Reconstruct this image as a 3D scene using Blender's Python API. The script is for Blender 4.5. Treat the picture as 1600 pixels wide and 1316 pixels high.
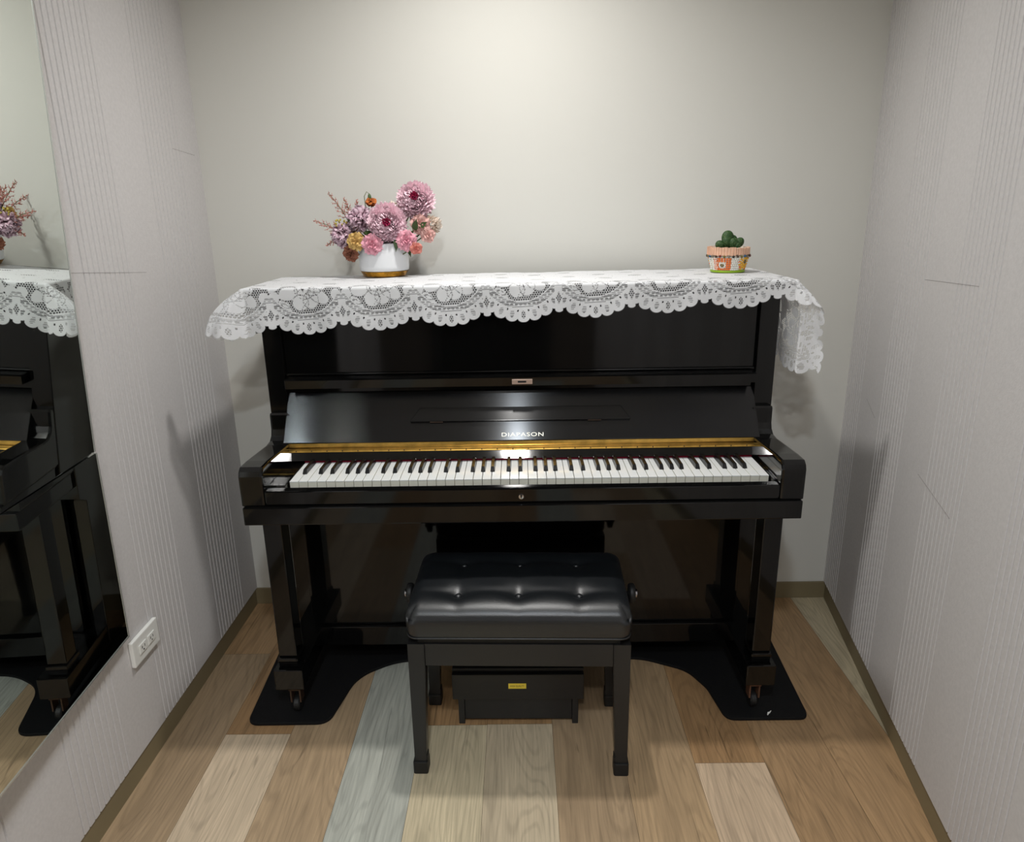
import bpy, bmesh, math, random
import numpy as np
from mathutils import Vector, Matrix, Euler

# ------------------------------------------------------------------ clear
for _o in list(bpy.data.objects):
    bpy.data.objects.remove(_o, do_unlink=True)
S = bpy.context.scene
C = S.collection
PI = math.pi

# ------------------------------------------------------------------ camera
CAM = dict(loc=(0.0014, -1.6935, 1.3797), yaw=-0.0128, pitch=0.2872, roll=0.0181, f=1106.57)
_f = Vector((math.sin(CAM['yaw'])*math.cos(CAM['pitch']), math.cos(CAM['yaw'])*math.cos(CAM['pitch']), -math.sin(CAM['pitch'])))
_r = Vector((math.cos(CAM['yaw']), -math.sin(CAM['yaw']), 0))
_d = _f.cross(_r)
_c, _s = math.cos(CAM['roll']), math.sin(CAM['roll'])
_rr = _c*_r + _s*_d
_dd = -_s*_r + _c*_d
cd = bpy.data.cameras.new('camera')
cd.sensor_fit = 'HORIZONTAL'
cd.sensor_width = 36.0
cd.lens = CAM['f']/1600*36.0
cd.clip_start = 0.02
cam = bpy.data.objects.new('camera', cd)
C.objects.link(cam)
_m = Matrix((_rr, -_dd, -_f)).transposed().to_4x4()
_m.translation = Vector(CAM['loc'])
cam.matrix_world = _m
S.camera = cam

# ------------------------------------------------------------------ world, view
w = bpy.data.worlds.new('world'); S.world = w
w.use_nodes = True
w.node_tree.nodes['Background'].inputs[0].default_value = (0.8, 0.85, 1.0, 1)
w.node_tree.nodes['Background'].inputs[1].default_value = 0.05
S.view_settings.view_transform = 'Standard'
S.view_settings.look = 'None'
S.view_settings.gamma = 1
S.view_settings.use_curve_mapping = False
S.view_settings.exposure = 0.18

# ceiling downlights, the last an added fill lamp with no known source: (x, y, watts, radius)
CEIL = 2.42
# (x, y, watts, radius, colour, spread in degrees)
LIGHTS = [(-0.03, 0.04, 9.0, 0.056, (1.0, .98, .95), 138), (-0.02, -1.80, 17.0, 0.060, (.84, .92, 1.0), 170), (-0.1, -2.45, 16.0, 0.075, (1.0, .98, .95), 170)]

# ------------------------------------------------------------------ material helpers
def srgb(r, g, b):
    def f(c):
        c /= 255.0
        return c/12.92 if c <= 0.04045 else ((c+0.055)/1.055)**2.4
    return (f(r), f(g), f(b), 1.0)

def mat(name, col, rough=0.5, metal=0.0, spec=0.5, coat=0.0, bump=None, var=None, emit=None, sheen=0.0, trans=0.0):
    """bump=(scale, strength); var=(scale, amount) mottles the colour with noise"""
    m = bpy.data.materials.new(name); m.use_nodes = True
    nt = m.node_tree; N = nt.nodes; L = nt.links
    p = N['Principled BSDF']
    p.inputs['Base Color'].default_value = col
    p.inputs['Roughness'].default_value = rough
    p.inputs['Metallic'].default_value = metal
    p.inputs['Specular IOR Level'].default_value = spec
    p.inputs['Coat Weight'].default_value = coat
    if sheen: p.inputs['Sheen Weight'].default_value = sheen
    tc = N.new('ShaderNodeTexCoord')
    if var:
        n = N.new('ShaderNodeTexNoise'); n.inputs['Scale'].default_value = var[0]; n.inputs['Detail'].default_value = 5
        L.new(tc.outputs['Object'], n.inputs['Vector'])
        mx = N.new('ShaderNodeMixRGB'); mx.blend_type = 'MULTIPLY'; mx.inputs['Fac'].default_value = 1
        mx.inputs['Color1'].default_value = col
        cr = N.new('ShaderNodeMapRange'); cr.inputs['From Min'].default_value = .3; cr.inputs['From Max'].default_value = .7
        cr.inputs['To Min'].default_value = 1-var[1]; cr.inputs['To Max'].default_value = 1+var[1]
        L.new(n.outputs['Fac'], cr.inputs['Value']); L.new(cr.outputs[0], mx.inputs['Color2'])
        L.new(mx.outputs[0], p.inputs['Base Color'])
    if bump:
        n = N.new('ShaderNodeTexNoise'); n.inputs['Scale'].default_value = bump[0]; n.inputs['Detail'].default_value = 4
        L.new(tc.outputs['Object'], n.inputs['Vector'])
        b = N.new('ShaderNodeBump'); b.inputs['Strength'].default_value = bump[1]; b.inputs['Distance'].default_value = 0.002
        L.new(n.outputs['Fac'], b.inputs['Height']); L.new(b.outputs[0], p.inputs['Normal'])
    if emit:
        p.inputs['Emission Color'].default_value = (emit[0], emit[1], emit[2], 1)
        p.inputs['Emission Strength'].default_value = emit[3]
    return m

M = {}
M['wallback'] = mat('painted_wall', srgb(217, 216, 209), 0.75, bump=(60, .06))
M['felt'] = mat('felt_panel', srgb(207, 204, 203), 0.95, spec=0.2, bump=(260, .25), var=(120, .04))
M['ceiling'] = mat('ceiling_paint', srgb(232, 230, 224), 0.85)
M['baseboard'] = mat('baseboard_vinyl', srgb(132, 120, 92), 0.5, var=(6, .06))
M['figure_standin'] = mat('standin_dark', srgb(30, 28, 27), 0.5)
M['rear'] = mat('rear_wall', srgb(122, 112, 102), 0.85)
M['seam'] = mat('seam_dark', srgb(128, 122, 120), 0.9)
M['mirror'] = mat('mirror_silver', (0.84, 0.885, 0.85, 1), 0.0, metal=1.0)
M['mirror_edge'] = mat('mirror_edge', srgb(205, 208, 204), 0.25, metal=.6)
M['mirror_back'] = mat('mirror_back', srgb(60, 60, 58), 0.6)
M['plastic'] = mat('white_plastic', srgb(235, 235, 230), 0.35)
M['dark'] = mat('dark_void', (0.004, 0.004, 0.004, 1), 0.8)
M['white_key'] = mat('key_white', srgb(236, 238, 236), 0.18, coat=.3)
M['key_front'] = mat('key_front', srgb(226, 223, 208), 0.3)
M['black_key'] = mat('key_black', (0.006, 0.006, 0.007, 1), 0.22)
M['redfelt'] = mat('red_felt', srgb(120, 16, 40), 0.95, spec=.1)
M['brass'] = mat('brass', srgb(214, 172, 88), 0.32, metal=1.0, var=(40, .22))
M['dullbrass'] = mat('dull_brass', srgb(70, 52, 40), 0.5, metal=.3, var=(60, .3))
M['copper'] = mat('rusty_copper', srgb(104, 72, 54), 0.6, metal=.3, var=(90, .3))
M['strike'] = mat('lock_metal', srgb(205, 180, 165), 0.4, metal=.75)
M['letter'] = mat('letter_gold', srgb(215, 208, 190), 0.35, metal=.6)
M['chrome'] = mat('chrome', srgb(200, 200, 205), 0.1, metal=1.0)
M['rubber'] = mat('black_rubber', (0.006, 0.006, 0.006, 1), 0.55)
M['matfelt'] = mat('mat_black', (0.004, 0.004, 0.0045, 1), 0.75, spec=.25, bump=(350, .5))
M['benchwood'] = mat('bench_black', (0.011, 0.011, 0.0115, 1), 0.34, bump=(300, .08))
M['leather'] = mat('leather_black', (0.006, 0.0075, 0.009, 1), 0.38, spec=.75, bump=(420, .18))
M['vase'] = mat('white_ceramic', srgb(226, 228, 230), 0.3)
M['gold'] = mat('gold_leaf', srgb(178, 128, 40), 0.3, metal=.85, var=(70, .55))
M['foam'] = mat('dark_foam', srgb(28, 26, 22), 0.9)
M['terracotta'] = mat('peach_clay', srgb(222, 178, 150), 0.6, var=(60, .12))
M['grout'] = mat('mosaic_grout', srgb(226, 219, 203), 0.7)
M['orange'] = mat('orange_tile', srgb(232, 110, 24), 0.25)
M['yellow'] = mat('yellow_tile', srgb(236, 178, 30), 0.25)
M['whitetile'] = mat('white_tile', srgb(238, 236, 228), 0.25)
M['lime'] = mat('lime_green', srgb(140, 176, 26), 0.4)
M['soil'] = mat('soil', srgb(70, 54, 40), 0.95, bump=(120, .8))
M['stone'] = mat('bead_stone', srgb(104, 92, 58), 0.2, var=(80, .4))
BEADS = [mat('bead_'+n, srgb(*c), 0.15) for n, c in (('brown', (72, 48, 34)), ('red', (110, 30, 28)), ('olive', (104, 96, 40)), ('blue', (40, 84, 120)), ('grey', (120, 112, 98)), ('black', (24, 22, 22)))]
M['sticker'] = mat('sticker_yellow', srgb(250, 226, 80), 0.4)
M['print'] = mat('sticker_print', srgb(70, 60, 20), 0.5)
M['leaf'] = mat('leaf_green', srgb(70, 92, 50), 0.5, var=(40, .25))
M['stem'] = mat('stem_green', srgb(96, 104, 62), 0.6)
M['steel'] = mat('light_trim', srgb(225, 225, 222), 0.35)

def lacquer():
    m = bpy.data.materials.new('black_lacquer'); m.use_nodes = True
    nt = m.node_tree; N = nt.nodes; L = nt.links; p = N['Principled BSDF']
    p.inputs['Base Color'].default_value = (0.0035, 0.0035, 0.0035, 1)
    p.inputs['Specular IOR Level'].default_value = 0.42
    tc = N.new('ShaderNodeTexCoord')
    n = N.new('ShaderNodeTexNoise'); n.inputs['Scale'].default_value = 14; n.inputs['Detail'].default_value = 6
    L.new(tc.outputs['Object'], n.inputs['Vector'])
    r = N.new('ShaderNodeMapRange'); r.inputs['To Min'].default_value = 0.03; r.inputs['To Max'].default_value = 0.09
    L.new(n.outputs['Fac'], r.inputs['Value']); L.new(r.outputs[0], p.inputs['Roughness'])
    # fine dust specks
    v = N.new('ShaderNodeTexVoronoi'); v.inputs['Scale'].default_value = 55
    L.new(tc.outputs['Object'], v.inputs['Vector'])
    c = N.new('ShaderNodeMapRange'); c.inputs['From Min'].default_value = 0.0; c.inputs['From Max'].default_value = 0.055
    c.inputs['To Min'].default_value = 0.02; c.inputs['To Max'].default_value = 0.0025
    L.new(v.outputs['Distance'], c.inputs['Value'])
    cc = N.new('ShaderNodeCombineColor')
    for i in range(3): L.new(c.outputs[0], cc.inputs[i])
    L.new(cc.outputs[0], p.inputs['Base Color'])
    return m
M['lacquer'] = lacquer()

def brushed():     # fall board lacquer: wiped up and down, so reflections smear along the slope
    m = mat('fall_lacquer', (0.0035, 0.0035, 0.004, 1), 0.17)
    nt = m.node_tree; N = nt.nodes; L = nt.links; p = N['Principled BSDF']
    p.inputs['Anisotropic'].default_value = .95
    cx = N.new('ShaderNodeCombineXYZ'); cx.inputs[1].default_value = .526; cx.inputs[2].default_value = .850
    L.new(cx.outputs[0], p.inputs['Tangent'])
    return m
M['fall'] = brushed()

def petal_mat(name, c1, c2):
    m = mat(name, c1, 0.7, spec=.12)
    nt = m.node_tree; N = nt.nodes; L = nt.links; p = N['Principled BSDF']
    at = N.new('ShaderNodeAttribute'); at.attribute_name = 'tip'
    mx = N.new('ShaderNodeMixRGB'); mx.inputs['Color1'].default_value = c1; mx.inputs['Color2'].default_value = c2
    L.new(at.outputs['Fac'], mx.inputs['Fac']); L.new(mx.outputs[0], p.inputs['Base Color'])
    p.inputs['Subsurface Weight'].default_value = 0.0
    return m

def cactus_mat():
    m = mat('cactus_green', srgb(44, 76, 32), 0.6, bump=(160, .5))
    nt = m.node_tree; N = nt.nodes; L = nt.links; p = N['Principled BSDF']
    tc = N.new('ShaderNodeTexCoord')
    v = N.new('ShaderNodeTexVoronoi'); v.inputs['Scale'].default_value = 260
    L.new(tc.outputs['Object'], v.inputs['Vector'])
    mx = N.new('ShaderNodeMixRGB'); mx.inputs['Color1'].default_value = srgb(120, 136, 84); mx.inputs['Color2'].default_value = srgb(38, 72, 28)
    r = N.new('ShaderNodeMapRange'); r.inputs['From Min'].default_value = .1; r.inputs['From Max'].default_value = .35
    L.new(v.outputs['Distance'], r.inputs['Value']); L.new(r.outputs[0], mx.inputs['Fac']); L.new(mx.outputs[0], p.inputs['Base Color'])
    return m
M['cactus'] = cactus_mat()

def floor_mat():
    m = bpy.data.materials.new('plank_floor'); m.use_nodes = True
    nt = m.node_tree; N = nt.nodes; L = nt.links; p = N['Principled BSDF']
    ac = N.new('ShaderNodeAttribute'); ac.attribute_name = 'tone'
    asd = N.new('ShaderNodeAttribute'); asd.attribute_name = 'seed'
    tc = N.new('ShaderNodeTexCoord')
    add = N.new('ShaderNodeVectorMath'); add.operation = 'ADD'
    L.new(tc.outputs['Object'], add.inputs[0]); L.new(asd.outputs['Vector'], add.inputs[1])
    def noise(sc, det, scale, rough=.6, dist=0):
        mp = N.new('ShaderNodeMapping'); mp.inputs['Scale'].default_value = sc
        L.new(add.outputs[0], mp.inputs[0])
        n = N.new('ShaderNodeTexNoise'); n.inputs['Scale'].default_value = scale; n.inputs['Detail'].default_value = det
        n.inputs['Roughness'].default_value = rough; n.inputs['Distortion'].default_value = dist
        L.new(mp.outputs[0], n.inputs['Vector']); return n
    def rng(n, a, b, c, d):
        r = N.new('ShaderNodeMapRange'); r.inputs['From Min'].default_value = a; r.inputs['From Max'].default_value = b
        r.inputs['To Min'].default_value = c; r.inputs['To Max'].default_value = d
        L.new(n, r.inputs['Value']); return r.outputs[0]
    fine = noise((90, 3.2, 1), 6, 2.2)
    big = noise((7, .9, 1), 3, 1.4, dist=.8)
    # cathedral grain: contour lines of a slow stretched noise
    mp = N.new('ShaderNodeMapping'); mp.inputs['Scale'].default_value = (5.5, .8, 1); L.new(add.outputs[0], mp.inputs[0])
    cn = N.new('ShaderNodeTexNoise'); cn.inputs['Scale'].default_value = 1.3; cn.inputs['Detail'].default_value = 2; cn.inputs['Roughness'].default_value = .4
    L.new(mp.outputs[0], cn.inputs['Vector'])
    mu = N.new('ShaderNodeMath'); mu.operation = 'MULTIPLY'; mu.inputs[1].default_value = 150; L.new(cn.outputs['Fac'], mu.inputs[0])
    si = N.new('ShaderNodeMath'); si.operation = 'SINE'; L.new(mu.outputs[0], si.inputs[0])
    g1 = rng(fine.outputs['Fac'], .3, .7, .80, 1.12)
    g2 = rng(big.outputs['Fac'], .3, .7, .84, 1.12)
    g3 = rng(si.outputs[0], .2, 1, 1.0, .86)
    # dark cracks, sparse
    cr = noise((26, 1.3, 1), 3, 1.5, dist=1.6)
    g4 = rng(cr.outputs['Fac'], .30, .37, .66, 1.0)
    cur = ac.outputs['Color']
    for g in (g1, g2, g3, g4):
        mx = N.new('ShaderNodeVectorMath'); mx.operation = 'SCALE'
        L.new(cur, mx.inputs[0]); L.new(g, mx.inputs['Scale']); cur = mx.outputs[0]
    L.new(cur, p.inputs['Base Color'])
    p.inputs['Roughness'].default_value = .42
    p.inputs['Specular IOR Level'].default_value = .4
    b = N.new('ShaderNodeBump'); b.inputs['Strength'].default_value = .12; b.inputs['Distance'].default_value = .0008
    L.new(fine.outputs['Fac'], b.inputs['Height']); L.new(b.outputs[0], p.inputs['Normal'])
    return m
M['floor'] = floor_mat()

def lace_mat():
    m = bpy.data.materials.new('white_lace'); m.use_nodes = True
    nt = m.node_tree; N = nt.nodes; L = nt.links; p = N['Principled BSDF']
    p.inputs['Base Color'].default_value = srgb(240, 241, 243)
    p.inputs['Roughness'].default_value = .8
    p.inputs['Specular IOR Level'].default_value = .15
    tr = N.new('ShaderNodeBsdfTranslucent'); tr.inputs[0].default_value = srgb(240, 241, 243)
    m1 = N.new('ShaderNodeMixShader'); m1.inputs[0].default_value = .22
    L.new(p.outputs[0], m1.inputs[1]); L.new(tr.outputs[0], m1.inputs[2])
    at = N.new('ShaderNodeAttribute'); at.attribute_name = 'cover'
    tp = N.new('ShaderNodeBsdfTransparent')
    m2 = N.new('ShaderNodeMixShader'); L.new(at.outputs['Fac'], m2.inputs[0]); L.new(tp.outputs[0], m2.inputs[1]); L.new(m1.outputs[0], m2.inputs[2])
    L.new(m2.outputs[0], N['Material Output'].inputs['Surface'])
    return m
M['lace'] = lace_mat()

# ------------------------------------------------------------------ mesh helpers
def link(name, me, m, parent=None, smooth=False):
    if m is not None and not me.materials:
        for q in (m if isinstance(m, (list, tuple)) else [m]): me.materials.append(q)
    if smooth:
        for p in me.polygons: p.use_smooth = True
    o = bpy.data.objects.new(name, me); C.objects.link(o)
    if parent: o.parent = parent
    return o

def obj(name, bm, m, parent=None, smooth=False):
    me = bpy.data.meshes.new(name); bm.normal_update(); bm.to_mesh(me); bm.free()
    return link(name, me, m, parent, smooth)

def empty(name, label, cat, loc=(0, 0, 0), rz=0.0, group=None):
    o = bpy.data.objects.new(name, None); C.objects.link(o)
    o.empty_display_size = .05
    o.location = loc; o.rotation_euler = (0, 0, rz); o['label'] = label; o['category'] = cat
    if group: o['group'] = group
    return o

def tag(o, label, cat, group=None):
    o['label'] = label; o['category'] = cat
    if group: o['group'] = group
    return o

def struct(o):
    o['kind'] = 'structure'; return o

def box(bm, x0, x1, y0, y1, z0, z1, bev=0.0, seg=2, mi=0):
    r = bmesh.ops.create_cube(bm, size=1.0)
    vs = r['verts']
    for v in vs:
        v.co = Vector(((x0+x1)/2+v.co.x*(x1-x0), (y0+y1)/2+v.co.y*(y1-y0), (z0+z1)/2+v.co.z*(z1-z0)))
    fs = set(f for v in vs for f in v.link_faces)
    for f in fs: f.material_index = mi
    if bev:
        es = list(set(e for v in vs for e in v.link_edges))
        bmesh.ops.bevel(bm, geom=es, offset=bev, segments=seg, profile=.6, affect='EDGES')
    return bm

def nb(): return bmesh.new()

def boxobj(name, m, parent, *a, **k):
    return obj(name, box(nb(), *a, **k), m, parent)

def prism(bm, pts, a0, a1, axis='x', bev=0.0, mi=0):
    """pts in the plane across axis: axis x -> (y,z); axis z -> (x,y); axis y -> (x,z)"""
    def P(p, a):
        return {'x': (a, p[0], p[1]), 'y': (p[0], a, p[1]), 'z': (p[0], p[1], a)}[axis]
    A = [bm.verts.new(P(p, a0)) for p in pts]; B = [bm.verts.new(P(p, a1)) for p in pts]
    fs = [bm.faces.new(A), bm.faces.new(B[::-1])]
    n = len(pts)
    for i in range(n):
        fs.append(bm.faces.new((A[i], B[i], B[(i+1) % n], A[(i+1) % n])))
    for f in fs: f.material_index = mi
    bmesh.ops.recalc_face_normals(bm, faces=fs)
    if bev:
        es = list(set(list(fs[0].edges)+list(fs[1].edges)))
        bmesh.ops.bevel(bm, geom=es, offset=bev, segments=2, profile=.6, affect='EDGES')
    return bm

def lathe(bm, prof, n=48, c=(0, 0, 0), mi=0, axis='z'):
    """prof: (r, h) from bottom to top"""
    rings = []
    for r, h in prof:
        if r < 1e-6:
            rings.append([bm.verts.new(_ax(c, 0, 0, h, axis))])
        else:
            rings.append([bm.verts.new(_ax(c, r*math.cos(2*PI*i/n), r*math.sin(2*PI*i/n), h, axis)) for i in range(n)])
    fs = []
    for a, b in zip(rings[:-1], rings[1:]):
        for i in range(n):
            j = (i+1) % n
            if len(a) == 1 and len(b) == 1: continue
            if len(a) == 1: fs.append(bm.faces.new((a[0], b[j], b[i])))
            elif len(b) == 1: fs.append(bm.faces.new((a[i], a[j], b[0])))
            else: fs.append(bm.faces.new((a[i], a[j], b[j], b[i])))
    for f in fs: f.material_index = mi
    bmesh.ops.recalc_face_normals(bm, faces=fs)
    return bm

def _ax(c, x, y, h, axis):
    if axis == 'z': return (c[0]+x, c[1]+y, c[2]+h)
    if axis == 'x': return (c[0]+h, c[1]+x, c[2]+y)
    return (c[0]+x, c[1]+h, c[2]+y)

def tube(bm, pts, rad, n=6, mi=0):
    pts = [Vector(p) for p in pts]; rings = []
    for i, p in enumerate(pts):
        t = (pts[min(i+1, len(pts)-1)]-pts[max(i-1, 0)]).normalized()
        a = t.orthogonal().normalized(); b = t.cross(a)
        r = rad if not isinstance(rad, (list, tuple)) else rad[i]
        rings.append([bm.verts.new(p+(a*math.cos(2*PI*k/n)+b*math.sin(2*PI*k/n))*r) for k in range(n)])
    for A, B in zip(rings[:-1], rings[1:]):
        # align ring starts
        o = min(range(n), key=lambda q: (A[0].co-B[q].co).length)
        for k in range(n):
            f = bm.faces.new((A[k], A[(k+1) % n], B[(o+k+1) % n], B[(o+k) % n])); f.material_index = mi
    bm.faces.new(rings[0][::-1]); bm.faces.new(rings[-1])
    return bm

def text_mesh(body, size, extrude, width=None):
    cu = bpy.data.curves.new('t', 'FONT'); cu.body = body; cu.size = size; cu.extrude = extrude
    cu.align_x = 'CENTER'; cu.align_y = 'CENTER'; cu.space_character = 1.12
    o = bpy.data.objects.new('t', cu); C.objects.link(o)
    dg = bpy.context.evaluated_depsgraph_get()
    me = bpy.data.meshes.new_from_object(o.evaluated_get(dg))
    bpy.data.objects.remove(o, do_unlink=True)
    if width:
        xs = [v.co.x for v in me.vertices]; k = width/(max(xs)-min(xs)); mid = (max(xs)+min(xs))/2
        for v in me.vertices: v.co.x = (v.co.x-mid)*k
    return me

# ================================================================== STRUCTURE
YB = 0.637; XL = -0.982; YR = -2.75
# right wall runs at a slight angle
def rx(y): return 1.102 + (y-YB)*0.168

# ---- floor
def build_floor():
    W = 0.1815; x0 = 0.077
    tones = dict(pale=srgb(204, 184, 157), beige=srgb(196, 182, 152), beige2=srgb(194, 178, 151), orange=srgb(164, 130, 92), brown=srgb(176, 151, 120),
                 tan=srgb(168, 144, 114), gray=srgb(180, 181, 170), mid=srgb(176, 149, 115), lite=srgb(198, 174, 146), oak=srgb(170, 138, 101))
    # column index k: x in [x0+k*W, x0+(k+1)*W]; joints listed back to front: (y_start(back), tone)
    cols = {-6: [(9, 'oak'), (.316, 'tan'), (-.95, 'pale'), (-2.2, 'orange')],
            -5: [(9, 'orange'), (-.059, 'pale'), (-1.32, 'gray'), (-2.5, 'oak')],
            -4: [(9, 'brown'), (-.62, 'oak'), (-1.9, 'beige')],
            -3: [(9, 'gray'), (-.95, 'brown'), (-2.1, 'pale')],
            -2: [(9, 'orange'), (-.03, 'beige'), (-1.3, 'mid')],
            -1: [(9, 'orange'), (-.028, 'beige2'), (-1.28, 'oak')],
            0: [(9, 'tan'), (-.8, 'gray'), (-2.0, 'oak')],
            1: [(9, 'mid'), (-.55, 'pale'), (-1.8, 'brown')],
            2: [(9, 'orange'), (-.18, 'lite'), (-1.4, 'mid')],
            3: [(9, 'oak'), (-.9, 'beige'), (-2.2, 'tan')],
            4: [(9, 'oak'), (-1.2, 'gray')],
            5: [(9, 'beige'), (-.6, 'mid')], 6: [(9, 'orange')], -7: [(9, 'beige'), (-.4, 'mid')]}
    bm = nb(); rnd = random.Random(3); data = []
    g = .0004
    for k, segs in cols.items():
        a = x0+k*W; b = a+W
        for i, (ys, t) in enumerate(segs):
            yb_ = min(ys, YB+.03); yf_ = segs[i+1][0] if i+1 < len(segs) else YR-.03
            vs = [bm.verts.new(p) for p in ((a+g, yf_+g, 0), (b-g, yf_+g, 0), (b-g, yb_-g, 0), (a+g, yb_-g, 0))]
            bm.faces.new(vs); data.append((tones[t], (rnd.uniform(-20, 20), rnd.uniform(-20, 20), rnd.uniform(-5, 5))))
    # dark bed below the hairline joints
    vs = [bm.verts.new(p) for p in ((-1.4, YR-.05, -.0015), (1.5, YR-.05, -.0015), (1.5, YB+.05, -.0015), (-1.4, YB+.05, -.0015))]
    bm.faces.new(vs); data.append((srgb(70, 55, 38), (0, 0, 0)))
    me = bpy.data.meshes.new('floor'); bm.to_mesh(me); bm.free()
    ca = me.color_attributes.new('tone', 'FLOAT_COLOR', 'CORNER'); sa = me.attributes.new('seed', 'FLOAT_VECTOR', 'CORNER')
    li = 0
    for f, (col, sd) in zip(me.polygons, data):
        for l in f.loop_indices:
            ca.data[l].color = col; sa.data[l].vector = sd
    struct(link('floor', me, M['floor']))
build_floor()

struct(boxobj('wall_back', M['wallback'], None, -1.15, 1.35, YB, YB+.1, -.01, CEIL))
struct(boxobj('ceiling', M['ceiling'], None, -1.15, 1.35, YR-.1, YB+.1, CEIL, CEIL+.05))
struct(boxobj('wall_rear', M['rear'], None, -1.15, 1.35, YR-.1, YR, -.01, CEIL))

def felt_wall(name, line, clusters, y0, y1, side):
    """vertical acoustic felt panels with V grooves; line(y)->x of the face; side +1 room lies at +x"""
    pts = []; y = y0; gw = .0026; gd = .0046
    gr = sorted([c0+(c1-c0)*i/9 for c0, c1 in clusters for i in range(10)])
    pts.append((y0, 0))
    for g in gr:
        if g < y0+.01 or g > y1-.01: continue
        pts += [(g-gw, 0), (g, -gd), (g+gw, 0)]
    pts.append((y1, 0))
    bm = nb(); zs = [.064, .7, 1.3, CEIL]
    rows = []
    for z in zs: rows.append([bm.verts.new((line(a)+side*b, a, z)) for a, b in pts])
    for A, B in zip(rows[:-1], rows[1:]):
        for i in range(len(pts)-1):
            bm.faces.new((A[i], A[i+1], B[i+1], B[i]) if side < 0 else (A[i+1], A[i], B[i], B[i+1]))
    back = [bm.verts.new((line(a)-side*.009, a, .064)) for a, b in pts]
    for i in range(len(pts)-1):
        bm.faces.new((rows[0][i], back[i], back[i+1], rows[0][i+1]) if side > 0 else (rows[0][i+1], back[i+1], back[i], rows[0][i]))
    return struct(obj(name, bm, M['felt']))

leftline = lambda y: XL
lcl = [(-.45+.38*k, -.26+.38*k) for k in range(-6, 3)]
lcl = [(a, b) for a, b in lcl]
felt_wall('wall_left', leftline, lcl, YR, YB, +1)
rcl = [(.11+.375*k, .29+.375*k) for k in range(-8, 2)]
felt_wall('wall_right', rx, rcl, YR, YB, -1)
# substrate boxes behind the felt and the recessed baseboards
struct(boxobj('wall_left_core', M['rear'], None, XL-.09, XL-.0085, YR, YB, -.01, CEIL))
bm = nb(); prism(bm, [(rx(YR)+.0085, YR), (rx(YB)+.0085, YB), (rx(YB)+.1, YB), (rx(YR)+.1, YR)], -.01, CEIL, 'z')
struct(obj('wall_right_core', bm, M['rear']))
struct(boxobj('baseboard_left', M['baseboard'], None, XL-.0084, XL-.0035, YR, YB-.008, 0, .0635))
bm = nb(); prism(bm, [(rx(YR)+.0035, YR), (rx(YB)+.0035, YB-.008), (rx(YB)+.0084, YB-.008), (rx(YR)+.0084, YR)], 0, .0635, 'z')
struct(obj('baseboard_right', bm, M['baseboard']))
struct(boxobj('baseboard_back', M['baseboard'], None, XL-.0085, rx(YB)+.0085, YB-.008, YB-.0002, 0, .0635, bev=.0015))
# dark stand-in for an unseen figure, added for the dark shape in the lacquer
dr = struct(boxobj('figure_standin_1', M['figure_standin'], None, -.55, .15, YR+.001, YR+.03, 0, 2.05, bev=.004))
boxobj('standin_frame', M['mirror_back'], dr, -.61, -.552, YR+.001, YR+.04, 0, 2.11)
boxobj('standin_frame', M['mirror_back'], dr, .152, .21, YR+.001, YR+.04, 0, 2.11)

# hairline seams between the felt sheets
def seam(name, x, ya, yb_, za, zb):
    bm = nb(); tube(bm, [(x(ya), ya, za), (x((ya+yb_)/2), (ya+yb_)/2, (za+zb)/2), (x(yb_), yb_, zb)], .00045, 5)
    return struct(obj(name, bm, M['seam']))
seam('trim_1', leftline, -.125, .205, 1.268, 1.243)
seam('trim_2', leftline, .46, .60, 1.57, 1.562)
seam('trim_3', rx, .105, -.185, 1.20, 1.213)
seam('trim_4', rx, -.03, -.23, .735, .705)
seam('trim_5', rx, .42, .33, .81, .775)

# ---- ceiling lights, the rearmost added as fill
for i, (lx, ly, pw, rad, lcol, spr) in enumerate(LIGHTS):
    t = empty('ceiling_light', ['round ceiling downlight directly above the piano keyboard', 'round ceiling downlight above the middle of the room', 'added ceiling fill lamp out of view at the rear of the room'][i], 'ceiling light', (lx, ly, CEIL), group='round ceiling downlights')
    bm = nb(); lathe(bm, [(rad, -.002), (rad+.012, -.006), (rad+.02, 0), ], 40); obj('trim_ring', bm, M['steel'], t, True)
    bm = nb(); lathe(bm, [(0, -.003), (rad, -.003)], 40)
    dm = mat('diffuser_glow', (1, 1, 1, 1), .5, emit=(lcol[0], lcol[1], lcol[2], 6.0)); obj('diffuser', bm, dm, t)
    ld = bpy.data.lights.new('downlight', 'AREA'); ld.shape = 'DISK'; ld.size = rad*2; ld.energy = pw; ld.color = lcol; ld.spread = math.radians(spr)
    lo = bpy.data.objects.new('lamp', ld); C.objects.link(lo); lo.parent = t; lo.location = (0, 0, -.006)

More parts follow.
